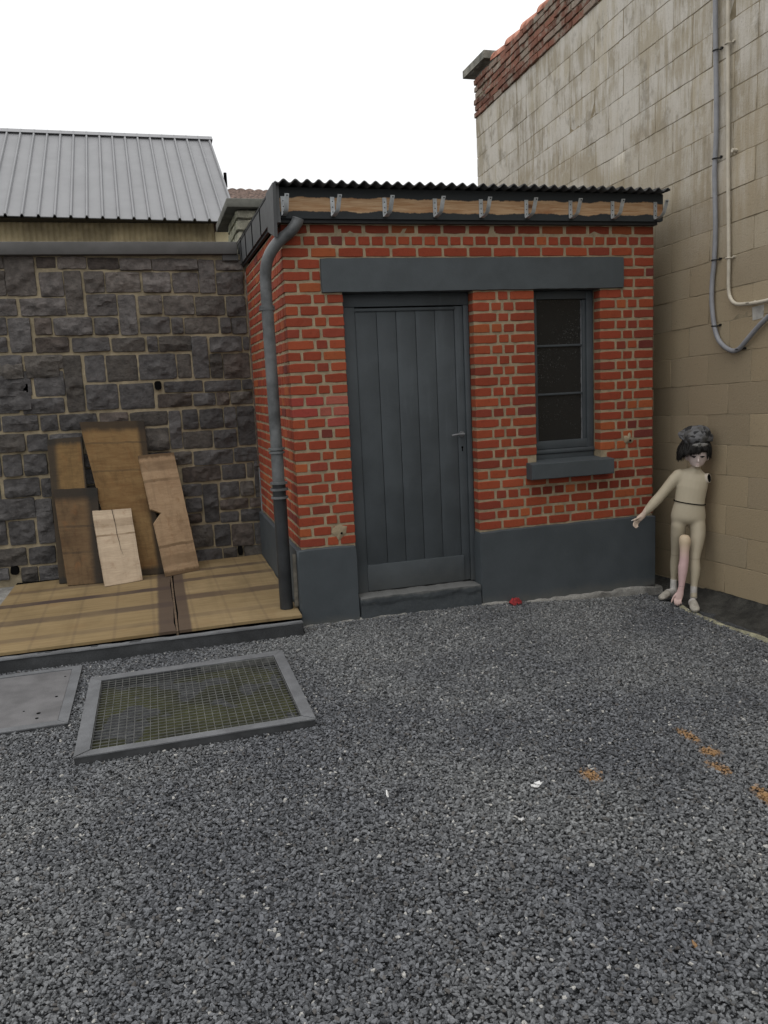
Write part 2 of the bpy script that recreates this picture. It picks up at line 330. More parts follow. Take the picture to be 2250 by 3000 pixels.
M['roof_metal'] = mat('grey_metal_roof', (.195, .197, .203), .55, .06, 2, .06, 30, .002)
M['cream'] = mat('cream_sheet', (.42, .35, .215), .8, .3, 3, .15, 30)
M['cream_panel'] = mat('cream_panel', (.62, .54, .34), .8, .12, 4)
M['tile'] = mat('terracotta_tile', (.34, .12, .07), .85, .45, 9, .4, 60, .005, col2=(.42, .19, .13))
M['old_tiles'] = mat('weathered_brown_tiles', (.11, .075, .06), .9, .6, 14, .5, 22, .02)
M['conduit_grey'] = mat('grey_plastic_conduit', (.23, .235, .25), .5, .12, 9, .05)
M['conduit_cream'] = mat('cream_plastic_conduit', (.46, .42, .34), .5, .12, 9, .05)
M['clip_black'] = mat('black_plastic', (.012, .012, .012), .5, .1, 9)
M['steel'] = mat('grating_steel', (.155, .158, .152), .5, .3, 22, .15, 120, .001, metal=.4)
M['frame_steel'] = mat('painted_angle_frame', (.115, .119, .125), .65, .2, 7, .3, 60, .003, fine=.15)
M['dark_side'] = mat('darker_frame_side', (.042, .044, .046), .8, .3, 8, .4, 50, .004)  # side faces of the steel frames, a darker tone than their tops
M['cover'] = mat('worn_cover_plate', (.112, .110, .112), .68, .22, 5, .25, 50, .003, fine=.15)
M['moss'] = mat('mossy_pit', (.018, .019, .011), .95, .5, 2.6, .9, 30, .02, col2=(.036, .038, .012), fine=.35)
M['haunch'] = mat('tarry_mortar', (.032, .031, .027), .95, .5, 9, .8, 30, .02, fine=.3)
M['ridge'] = mat('greenish_mortar_lip', (.25, .24, .165), .95, .35, 12, .7, 40, .015, fine=.3)
M['subsoil'] = mat('gravel_bed', (.065, .068, .072), .95, .4, 30, 1.0, 60, .03, fine=.4)
M['paper'] = mat('white_scrap', (.58, .58, .57), .8, .05, 8)
M['rag'] = mat('red_rag', (.22, .02, .022), .85, .5, 30, .5, 50)
M['graphite'] = mat('dark_handle', (.13, .135, .14), .4, .1, 8)
M['gravel'] = m_gravel()
# ================================================================ ground
def gz(x, y): t = np.clip((np.asarray(x, float)-1.0)/1.7, 0, 1); return -.078*t*t*(3-2*t)
mb = MB(); xs = np.concatenate([[-60, -25, -10], np.arange(-5, 5.01, .25), [10, 25, 60]]); ys = np.concatenate([[-60, -25, -10], np.arange(-6, 3.01, .25), [10, 25, 90]])
X, Y = np.meshgrid(xs, ys, indexing='ij'); Z = gz(X, Y)-.016+.004*vnoise(X*2, Y*2, 9)
nx, ny = X.shape
mb.add(np.stack([X, Y, Z], -1).reshape(-1, 3), [(i*ny+j, (i+1)*ny+j, (i+1)*ny+j+1, i*ny+j+1) for i in range(nx-1) for j in range(ny-1)])
o = mb.build('ground', M['subsoil'], None, True); tag(o, kind='structure')

# loose gravel: instanced angular chippings over the yard
def in_yard(x, y):
    if y < -4.55 or y > .03 or x > 2.68: return False
    if x < -1.45-.2*(y+3.3)-1.0 or x > .43+.86*(y+4)+1.0: return False
    if y > -.165 and x < -.02: return False
    if y > -.035: return False
    if -1.355 < x < -.27 and -1.70 < y < -.62: return False
    if x < -1.46 and -1.20 < y < -.30: return False
    return True
mb = MB(); cs = .03
for i in range(int(-3.2/cs), int(2.75/cs)):
    for j in range(int(-4.6/cs), 3):
        x, y = i*cs, j*cs
        if in_yard(x+cs/2, y+cs/2):
            z = float(gz(x+cs/2, y)); mb.add([(x, y, z), (x+cs, y, z), (x+cs, y+cs, z), (x, y+cs, z)], [(0, 1, 2, 3)])
gravel = mb.build('gravel', M['gravel']); tag(gravel, kind='stuff')
ng = bpy.data.node_groups.new('gravel_scatter', 'GeometryNodeTree')
ng.interface.new_socket('Geometry', in_out='INPUT', socket_type='NodeSocketGeometry'); ng.interface.new_socket('Geometry', in_out='OUTPUT', socket_type='NodeSocketGeometry')
G = lambda t: ng.nodes.new(t)
gi, go = G('NodeGroupInput'), G('NodeGroupOutput'); lk = ng.links.new
dp = G('GeometryNodeDistributePointsOnFaces'); dp.inputs['Density'].default_value = 15000; dp.inputs['Seed'].default_value = 4; lk(gi.outputs[0], dp.inputs['Mesh'])
jn = G('GeometryNodeJoinGeometry')
for k in range(9):
    ic = G('GeometryNodeMeshIcoSphere'); ic.inputs['Radius'].default_value = 1.0; ic.inputs['Subdivisions'].default_value = 2
    nz = G('ShaderNodeTexNoise'); nz.noise_dimensions = '4D'; nz.inputs['W'].default_value = k*7.7; nz.inputs['Scale'].default_value = .85; nz.inputs['Detail'].default_value = 1.5
    sb = G('ShaderNodeVectorMath'); sb.operation = 'SUBTRACT'; sb.inputs[1].default_value = (.5, .5, .5); lk(nz.outputs['Color'], sb.inputs[0])
    sl = G('ShaderNodeVectorMath'); sl.operation = 'SCALE'; sl.inputs['Scale'].default_value = 2.3; lk(sb.outputs[0], sl.inputs[0])
    sp = G('GeometryNodeSetPosition'); lk(ic.outputs[0], sp.inputs[0]); lk(sl.outputs[0], sp.inputs['Offset'])
    tr = G('GeometryNodeTransform'); tr.inputs['Scale'].default_value = (1.0, .62+.06*(k % 4), .38+.07*(k % 3)); lk(sp.outputs[0], tr.inputs[0])
    sm = G('GeometryNodeSetMaterial'); sm.inputs['Material'].default_value = M['gravel']; lk(tr.outputs[0], sm.inputs[0])
    gt = G('GeometryNodeGeometryToInstance'); lk(sm.outputs[0], gt.inputs[0]); lk(gt.outputs[0], jn.inputs[0])
def rv(typ, lo, hi, seed):
    n = G('FunctionNodeRandomValue'); n.data_type = typ
    ins = [i for i in n.inputs if i.enabled]
    ins[0].default_value = lo; ins[1].default_value = hi; n.inputs['Seed'].default_value = seed
    return [q for q in n.outputs if q.enabled][0]
of = G('GeometryNodeSetPosition'); lk(dp.outputs['Points'], of.inputs[0]); lk(rv('FLOAT_VECTOR', (0, 0, -.009), (0, 0, .0045), 3), of.inputs['Offset'])
s1 = G('GeometryNodeStoreNamedAttribute'); s1.data_type = 'FLOAT'; s1.domain = 'POINT'; s1.inputs['Name'].default_value = 'rnd'; lk(of.outputs[0], s1.inputs[0]); lk(rv('FLOAT', 0., 1., 5), s1.inputs['Value'])
ps = G('GeometryNodeInputPosition')
s2 = G('GeometryNodeStoreNamedAttribute'); s2.data_type = 'FLOAT_VECTOR'; s2.domain = 'POINT'; s2.inputs['Name'].default_value = 'pos'; lk(s1.outputs[0], s2.inputs[0]); lk(ps.outputs[0], s2.inputs['Value'])
ip = G('GeometryNodeInstanceOnPoints'); lk(s2.outputs[0], ip.inputs['Points']); lk(jn.outputs[0], ip.inputs['Instance']); ip.inputs['Pick Instance'].default_value = True
lk(rv('FLOAT_VECTOR', (-.7, -.7, 0), (.7, .7, 6.283), 8), ip.inputs['Rotation'])
pw = G('ShaderNodeMath'); pw.operation = 'POWER'; lk(rv('FLOAT', 0., 1., 11), pw.inputs[0]); pw.inputs[1].default_value = 1.6
mp = G('ShaderNodeMath'); mp.operation = 'MULTIPLY_ADD'; lk(pw.outputs[0], mp.inputs[0]); mp.inputs[1].default_value = .0068; mp.inputs[2].default_value = .0034
lk(mp.outputs[0], ip.inputs['Scale'])
lk(ip.outputs[0], go.inputs[0])
md = gravel.modifiers.new('scatter', 'NODES'); md.node_group = ng

# ================================================================ brick shed
CZ, C0 = .07391, .534                      # course height, first course
shed = thing('brick_shed', (1.38, 0, 0), 'small red brick outbuilding with grey door, tall window and corrugated flat roof', 'shed')
BR = MB(); MO = MB()
def brick_col(k=None, x=None):
    t = rng.rand()
    base = np.array([.255, .049, .0235]) if t < .62 else np.array([.29, .062, .026]) if t < .78 else np.array([.325, .084, .03]) if t < .88 else np.array([.215, .043, .025]) if t < .985 else np.array([.15, .034, .026])
    return base*(.92+rng.uniform(-.1, .1))
def bh(u, v, d, cu, cv):
    return .0012*vnoise(u*45, v*45, 21)+.0018*vnoise(u*9+cu*31, v*9+cv*57, 22)-.0025*(d < .006)
_sd = [0]
def brick(O, U, V, N, u0, v0, u1, v1, back, col=None):
    if u1-u0 < .018: return
    _sd[0] += 1; j = .0025
    BR.relief(O, U, V, N, u0+rng.uniform(0, j), v0+rng.uniform(0, j), u1-rng.uniform(0, j), v1-rng.uniform(0, j), back, .03, bh, rc=.004, jit=.0026, col=brick_col() if col is None else col, bev=.004, seed=_sd[0])
JT = .0135
FO, FU, FV, FN = V3(0, 0, 0), V3(1, 0, 0), V3(0, 0, 1), V3(0, -1, 0)
ST, HD = .1845, .0925
def lay(a, b, k, long_=False):
    """lengths of the bricks of one course between a and b"""
    w = b-a
    if long_:
        if k % 2 == 0: seq = [ST]*40
        else: seq = [.138]+[HD]*60
    else: seq = ([ST, HD]*20) if k % 2 == 0 else ([.132, HD, HD, .132]*20 if w > .42 else [HD, .138, .16]*20)
    out = []; x = a
    for L in seq:
        if x+L > b-.055:
            out.append((x, b)); break
        out.append((x, x+L)); x += L
    return out
XR = 2.758
for k in range(29):
    z0, z1 = C0+k*CZ+JT/2, C0+(k+1)*CZ-JT/2
    if k < 5: segs = [(0, .392, 0), (1.314, XR, 1)]
    elif k < 7: segs = [(0, .392, 0), (1.314, 1.715, 0), (2.36, XR, 0)]
    elif k < 23: segs = [(0, .392, 0), (1.314, 1.786, 0), (2.307, XR, 0)]
    elif k < 26: segs = [(0, .247, 0), (2.499, XR, 0)]
    else: segs = [(0, XR, 1)]
    for a, b, lg in segs:
        for (p, q) in lay(a, b, k, lg):
            p2 = p if abs(p-a) < 1e-6 else p+JT/2; q2 = q if abs(q-b) < 1e-6 else q-JT/2
            c = None
            if k in (12, 13) and p < .35: c = np.array([.29, .082, .058])*(1+rng.uniform(-.1, .1)) if (p > .1) else np.array([.26, .045, .034])
            if a == 0 and k in (11,) and rng.rand() < .4: c = np.array([.27, .055, .042])
            if k == 28: c = brick_col()*.62  # top course: shade under the fascia put into the brick colour
            if 1.7 < p < 2.5 and k in (3, 4) and rng.rand() < .6: c = brick_col()*np.array([.6, .55, .6])
            yo = .003 if k == 28 else 0.0
            brick(V3(0, yo, 0), FU, FV, FN, p2, z0, q2, z1, .09, c)
# side wall to the left
for k in range(-5, 29):
    z0, z1 = C0+k*CZ+JT/2, C0+(k+1)*CZ-JT/2
    y = .0965; i = 0
    if k >= 0:
        while y < 1.985:
            L = ST if k % 2 == 0 else (.138 if i == 0 else HD if i % 3 else ST); q = min(y+L, 1.99)
            brick(V3(0, 0, 0), V3(0, 1, 0), FV, V3(-1, 0, 0), y, z0, q-JT, z1, .06); y += L; i += 1
# mortar body
for x0, x1, z0, z1 in ((.008, .386, .0, 2.68), (1.320, 1.78, .0, 2.24), (1.78, 2.313, 0, 1.0), (2.313, XR-.008, 0, 2.68), (.386, 1.320, 2.24, 2.68), (1.320, 2.313, 2.24, 2.68), (.386, 1.320, -.1, .04)):
    MO.box(x0, x1, .007, .13, z0, z1)
MO.box(.008, .12, .13, 1.995, 0, 2.68); MO.box(XR-.12, XR-.008, .13, 1.995, 0, 2.68); MO.box(.12, XR-.12, 1.9, 1.995, 0, 2.68)
BR.build('brickwork', M['brick'], shed); MO.build('mortar_joints', M['mortar'], shed)
mb = MB(); mb.box(.12, XR-.12, .42, .44, 0, 2.68); mb.box(.12, XR-.12, .13, .42, -.01, .03); mb.box(.12, XR-.12, .13, .42, 2.66, 2.68); mb.build('interior', M['black'], shed)
# plinth
def render_h(u, v, d, cu, cv): return .003*vnoise(u*5, v*5, 31)+.0008*vnoise(u*40, v*40, 32)-.004*(d < .004)
for (x0, x1, zb) in ((-.03, .390, -.05), (1.306, 2.762, -.028)):
    PL = MB(); PL.relief(V3(0, -.03, 0), FU, FV, FN, x0, zb, x1, .532, .16, .05, render_h, rc=.008, jit=.004, bev=.006, seed=x1); PL.build('plinth', M['plinth'], shed, 40)
PL = MB(); PL.relief(V3(-.03, 0, 0), V3(0, 1, 0), FV, V3(-1, 0, 0), -.022, -.05, 1.995, .530, .03, .06, render_h, rc=.004, jit=.003, bev=.005, seed=5); PL.build('plinth', M['plinth'], shed, 40)
PL = MB(); PL.box(2.756, 2.772, -.01, 1.99, -.05, .52); PL.build('plinth', M['plinth'], shed)
# concrete strip under the plinth
mb = MB(); fh = lambda u, v, d, cu, cv: .006*fbm(u*14, v*14, 41)-.006*(d < .004)
mb.relief(V3(0, -.044, 0), FU, FV, FN, -.02, -.2, 1.55, .006, .05, .02, fh, rc=.01, jit=.012, bev=.01, seed=2)
mb.relief(V3(0, -.05, 0), FU, FV, FN, 1.545, -.25, 2.83, -.016, .3, .02, fh, rc=.03, jit=.014, bev=.012, seed=4)
mb.build('footing', M['concrete'], shed, 60)
# lintel
mb = MB(); mb.relief(V3(0, -.014, 0), FU, FV, FN, .247, 2.2345, 2.499, 2.4555, .13, .04, lambda u, v, d, a, b: .0015*vnoise(u*6, v*6, 51)-.003*(d < .003), rc=.003, jit=.002, bev=.003, seed=8)
mb.build('lintel', M['lintel'], shed, 40)
# doorstep
mb = MB(); ch = lambda u, v, d, a, b: .004*fbm(u*12, v*12, 61)+np.where(v > .105+.012*vnoise(u*9, 0*u, 62), .007, 0)-.006*(d < .004)
mb.relief(V3(0, -.036, 0), FU, FV, FN, .391, -.03, 1.305, .156, .15, .012, ch, rc=.006, jit=.006, bev=.006, seed=3)
st = mb.build('doorstep', m_step(), shed, 50); st['label'] = 'chipped grey painted doorstep'
# door
fr = MB(); fr.box(.393, .486, .085, .15, .157, 2.146, bev=.004); fr.box(1.274, 1.3135, .085, .15, .157, 2.146, bev=.004); fr.box(.393, 1.3135, .0845, .15, 2.147, 2.2335, bev=.004)
fr.build('door_frame', M['paint'], shed, 30)
dl = MB(); xsb = [.488, .642, .781, .922, 1.065, 1.209]
for a, b in zip(xsb[:-1], xsb[1:]): dl.box(a+.0016, b-.0016, .100, .125, .352, 2.128, bev=.0022)
dl.box(1.2105, 1.2725, .097, .125, .162, 2.142, bev=.004); dl.box(.489, 1.272, .113, .13, .165, 2.14)
door = dl.build('door', M['paint'], shed, 30)
mb = MB(); mb.box(.484, 1.214, .088, .112, 2.116, 2.138, bev=.005); mb.build('weather_strip', M['paint'], door, 30)
mb = MB(); mb.box(.484, 1.221, .080, .112, .163, .354, bev=.006); mb.build('kick_board', M['paint'], door, 30)
mb = MB(); mb.tube([(1.238, .097, 1.243), (1.238, .055, 1.243)], .009); mb.tube([(1.243, .053, 1.243), (1.2, .05, 1.244), (1.165, .054, 1.240), (1.150, .06, 1.237)], [.0085, .008, .0075, .007]); mb.tube([(1.238, .0985, 1.243), (1.238, .091, 1.243)], .02, 18)
mb.build('door_handle', M['graphite'], door, 40)
mb = MB(); mb.tube([(1.24, .0975, 1.146), (1.24, .0945, 1.146)], .008); mb.box(1.236, 1.244, .0945, .0975, 1.118, 1.145); mb.build('keyhole', M['black'], door)
# window
wf = MB(); wf.box(1.787, 1.852, .105, .16, 1.045, 2.232, bev=.004); wf.box(2.252, 2.3065, .100, .16, 1.045, 2.232, bev=.004); wf.box(1.787, 2.3065, .1055, .16, 2.176, 2.2325, bev=.004)
wf.box(2.226, 2.2515, .112, .16, 1.10, 2.17, bev=.004); wf.box(1.787, 2.3065, .1045, .16, 1.085, 1.146, bev=.006); wf.box(1.787, 2.3065, .083, .16, 1.052, 1.084, bev=.01); wf.box(1.787, 2.3065, .096, .16, 1.008, 1.051, bev=.006)
for z in (1.843, 1.49): wf.box(1.852, 2.226, .118, .15, z-.008, z+.008, bev=.004)
win = wf.build('window', M['paint'], shed, 30)
for (za, zb) in ((1.146, 1.483), (1.498, 1.835), (1.851, 2.176)):
    mb = MB(); mb.box(1.853, 2.225, .132, .136, za, zb); mb.build('pane', M['glass'], win)
    for x, s_ in ((1.8525, 1), (2.2255, -1)):
        zz = np.arange(za, zb+.001, .024); V = []
        for q in zz: w_ = .004+.004*rng.rand(); V += [(x, .1235, q), (x+s_*w_, .1315, q)]
        pb = MB(); pb.add(V, [(2*i, 2*i+1, 2*i+3, 2*i+2) for i in range(len(zz)-1)]); pb.build('putty', M['frame_steel'], win)
mb = MB(); mb.relief(V3(0, -.09, 0), FU, FV, FN, 1.698, .888, 2.368, 1.004, .02, .05, render_h, rc=.004, jit=.003, bev=.005, seed=11)
mb.prism([(1.6985, -.0855, .889), (1.6985, .10, .889), (1.6985, .10, 1.013), (1.6985, -.0855, 1.0)], (.669, 0, 0)); mb.build('window_sill', M['lintel'], shed, 40)
# repaired spots: mortar daubs with a hole
for (x, z, r) in ((.285, .63, .05), (2.545, 1.125, .035)):
    mb = MB(); nn = 22; V = [(x, -.010, z)]
    for ring, f in ((1, .55), (2, 1.0)):
        for q in range(nn):
            a = 2*math.pi*q/nn; rr = r*f*(1+.45*float(vnoise(math.cos(a)*2+x*9, math.sin(a)*2, 71))); V.append((x+rr*math.cos(a)*1.0, -.007 if ring == 1 else .002, z+rr*math.sin(a)*1.15))
    F = [(0, 1+q, 1+(q+1) % nn) for q in range(nn)]+[(1+q, 1+nn+q, 1+nn+(q+1) % nn, 1+(q+1) % nn) for q in range(nn)]
    mb.add(V, F); d = mb.build('mortar_daub', M['mortar'], shed, True)
    mb = MB(); mb.tube([(x+.005, -.0125, z-.008), (x+.005, -.002, z-.008)], .008); mb.build('hole', M['black'], d)
# roof
mb = MB(); mb.box(-.008, 2.79, -.05, -.012, 2.694, 2.884); mb.build('fascia', M['fascia'], shed)
mb = MB(); mb.box(.0, 2.762, -.03, .11, 2.672, 2.6935); mb.box(2.75, 2.795, -.048, .3, 2.70, 2.88); mb.build('soffit_strip', M['cladding_dark'], shed)
mb = MB(); nxs = int(2.85/.0055); xs = np.linspace(-.035, 2.795, nxs); V = []; F = []
ysr = [-.135, 0, .7, 1.4, 2.2]
for j, y in enumerate(ysr):
    for x in xs: V.append((x, y+(.004*vnoise(x*7, 0, 81) if j == 0 else 0), 2.904+.0115*math.sin(2*math.pi*x/.0745)+.012*y+.003*vnoise(x*3, y, 82)-.006*max(0, (x-2.0))))
for y in ysr:
    for x in xs: V.append((x, y, 2.896+.0115*math.sin(2*math.pi*x/.0745)+.012*y-.006*max(0, (x-2.0))))
J = len(ysr)*nxs
for j in range(len(ysr)-1):
    for i in range(nxs-1): a = j*nxs+i; F.append((a, a+1, a+nxs+1, a+nxs)); F.append((J+a, J+a+nxs, J+a+nxs+1, J+a+1))
for i in range(nxs-1): F.append((i, J+i, J+i+1, i+1))
mb.add(V, F); mb.build('roof_sheet', M['sheet'], shed, True)
mb = MB(); mb.box(.0, 2.745, -.005, 2.0, 2.72, 2.875); mb.build('roof_deck', M['black'], shed)
# gutter brackets
bx = [.006, .327, .677, 1.027, 1.358, 1.695, 2.033, 2.365, 2.714]
br0 = None
for i, x in enumerate(bx):
    mb = MB(); w = .028; t = .003
    prof = [(-.0515, 2.828), (-.0515, 2.722), (-.056, 2.708), (-.068, 2.704), (-.098, 2.712), (-.116, 2.722), (-.126, 2.738), (-.140, 2.79), (-.147, 2.825)]
    sx = .03 if i else .012
    V = []; n_ = len(prof)
    for q, (y, z) in enumerate(prof):
        dx = sx*max(0, q-3)/5 * (1 if i < 8 else 1.2); dn = t
        V += [(x+dx, y, z), (x+dx+w, y, z)]
    for q, (y, z) in enumerate(prof):
        dx = sx*max(0, q-3)/5 * (1 if i < 8 else 1.2)
        a = Vector((prof[min(q+1, n_-1)][0]-prof[max(q-1, 0)][0], prof[min(q+1, n_-1)][1]-prof[max(q-1, 0)][1])).normalized()
        V += [(x+dx, y+a.y*t, z-a.x*t), (x+dx+w, y+a.y*t, z-a.x*t)]
    F = []; m = 2*n_
    for q in range(n_-1):
        a = 2*q; F += [(a, a+1, a+3, a+2), (m+a, m+a+2, m+a+3, m+a+1), (a, a+2, m+a+2, m+a), (a+1, m+a+1, m+a+3, a+3)]
    F += [(0, m, m+1, 1), (m-2, m-1, 2*m-1, 2*m-2)]
    mb.add(V, F); b_ = mb.build('gutter_bracket', M['galv'], shed, 30)
    for z in (2.80, 2.765, 2.735): mb = MB(); mb.tube([(x+w/2, -.0545, z), (x+w/2, -.0565, z)], .0035, 8); mb.build('screw', M['black'], b_)
    mb = MB(); mb.tube([(x+sx+w/2, -.1495, 2.813), (x+sx+w/2, -.1515, 2.813)], .0045, 8); mb.build('hole', M['black'], b_)
# side cladding: lapped grey panels along the verge
sy = [.16, .615, 1.091, 1.521, 1.848, 2.13]
mb = MB()
for a, b in zip(sy[:-1], sy[1:]): mb.prism([(-.036, a+.008, 2.709), (-.036, b-.008, 2.709), (-.036, b-.008, 2.884+.014*b), (-.036, a+.008, 2.884+.014*a)], (.012, 0, 0))
mb.build('verge_cladding', M['cladding'], shed)
for b in sy[:-1]: mb = MB(); mb.prism([(-.0335, b-.010, 2.706), (-.0335, b+.010, 2.706), (-.0335, b+.010, 2.884+.014*b), (-.0335, b-.010, 2.884+.014*b)], (-.0065, 0, 0)); mb.build('seam_strip', M['black'], shed)
mb = MB(); mb.box(-.022, .0, .02, 2.1, 2.690, 2.878); mb.box(-.04, -.018, -.12, 2.14, 2.8865, 2.90); mb.build('verge_board', M['cladding_dark'], shed)
mb = MB(); mb.prism([(-.055, -.152, 2.886), (-.055, .157, 2.888), (-.055, .170, 2.652), (-.055, -.098, 2.572)], (.02, 0, 0)); mb.box(-.035, -.009, -.10, -.012, 2.66, 2.884); mb.build('corner_board', M['cladding'], shed)

# downpipe
dpz = thing('drainpipe', (-.115, .045, .125), 'dark zinc downpipe with a swan neck at the corner of the brick outbuilding', 'drainpipe')
def curve(P, n=8):
    P = [Vector(p) for p in P]; P = [P[0]*2-P[1]]+P+[P[-1]*2-P[-2]]; out = []
    for i in range(1, len(P)-2):
        for t in np.linspace(0, 1, n, endpoint=False):
            t = float(t); out.append(.5*((2*P[i])+(-P[i-1]+P[i+1])*t+(2*P[i-1]-5*P[i]+4*P[i+1]-P[i+2])*t*t+(-P[i-1]+3*P[i]-3*P[i+1]+P[i+2])*t**3))
    return out+[P[-2]]
mb = MB(); mb.tube(curve([(.108, -.075, 2.692), (.098, -.07, 2.665), (.055, -.06, 2.612), (-.02, -.03, 2.555), (-.078, 0, 2.48), (-.105, .02, 2.40), (-.112, .03, 2.28), (-.112, .03, 2.14)]), .0375, 20)
nk = mb.build('swan_neck', M['zinc_pipe'], dpz, True)
mb = MB(); mb.tube([(-.112, .03, 2.155), (-.112, .04, 1.22)], .0395, 22); mb.tube([(-.112, .04, 1.225), (-.113, .045, .94)], .0415, 22); mb.build('pipe', M['zinc_pipe'], dpz, 50)
mb = MB(); mb.tube([(-.113, .045, 1.0), (-.115, .048, .125)], .0455, 22); mb.build('lower_pipe', mat('cast_iron', (.022, .024, .026), .45, .3, 6, .15, 80, .002), dpz, 50)
for z, r in ((2.14, .044), (2.157, .041), (1.228, .046), (1.205, .044), (.998, .05), (.955, .052), (.90, .049)):
    mb = MB(); mb.tube([(-.1125, .042, z-.007), (-.1125, .042, z+.007)], r+.009, 22); mb.build('collar', M['zinc_pipe'], dpz, 50)
lt = MB(); lt.prism([(-.062, .02, .135), (-.035, .02, .135), (-.033, .02, .50), (-.055, .02, .50)], (0, .012, 0)); o = lt.build('wooden_lath', mat('grey_lath', (.12, .11, .09), .8, .3, 20), None)
tag(o, 'thin grey wooden lath upright between the downpipe and the painted plinth', 'lath')
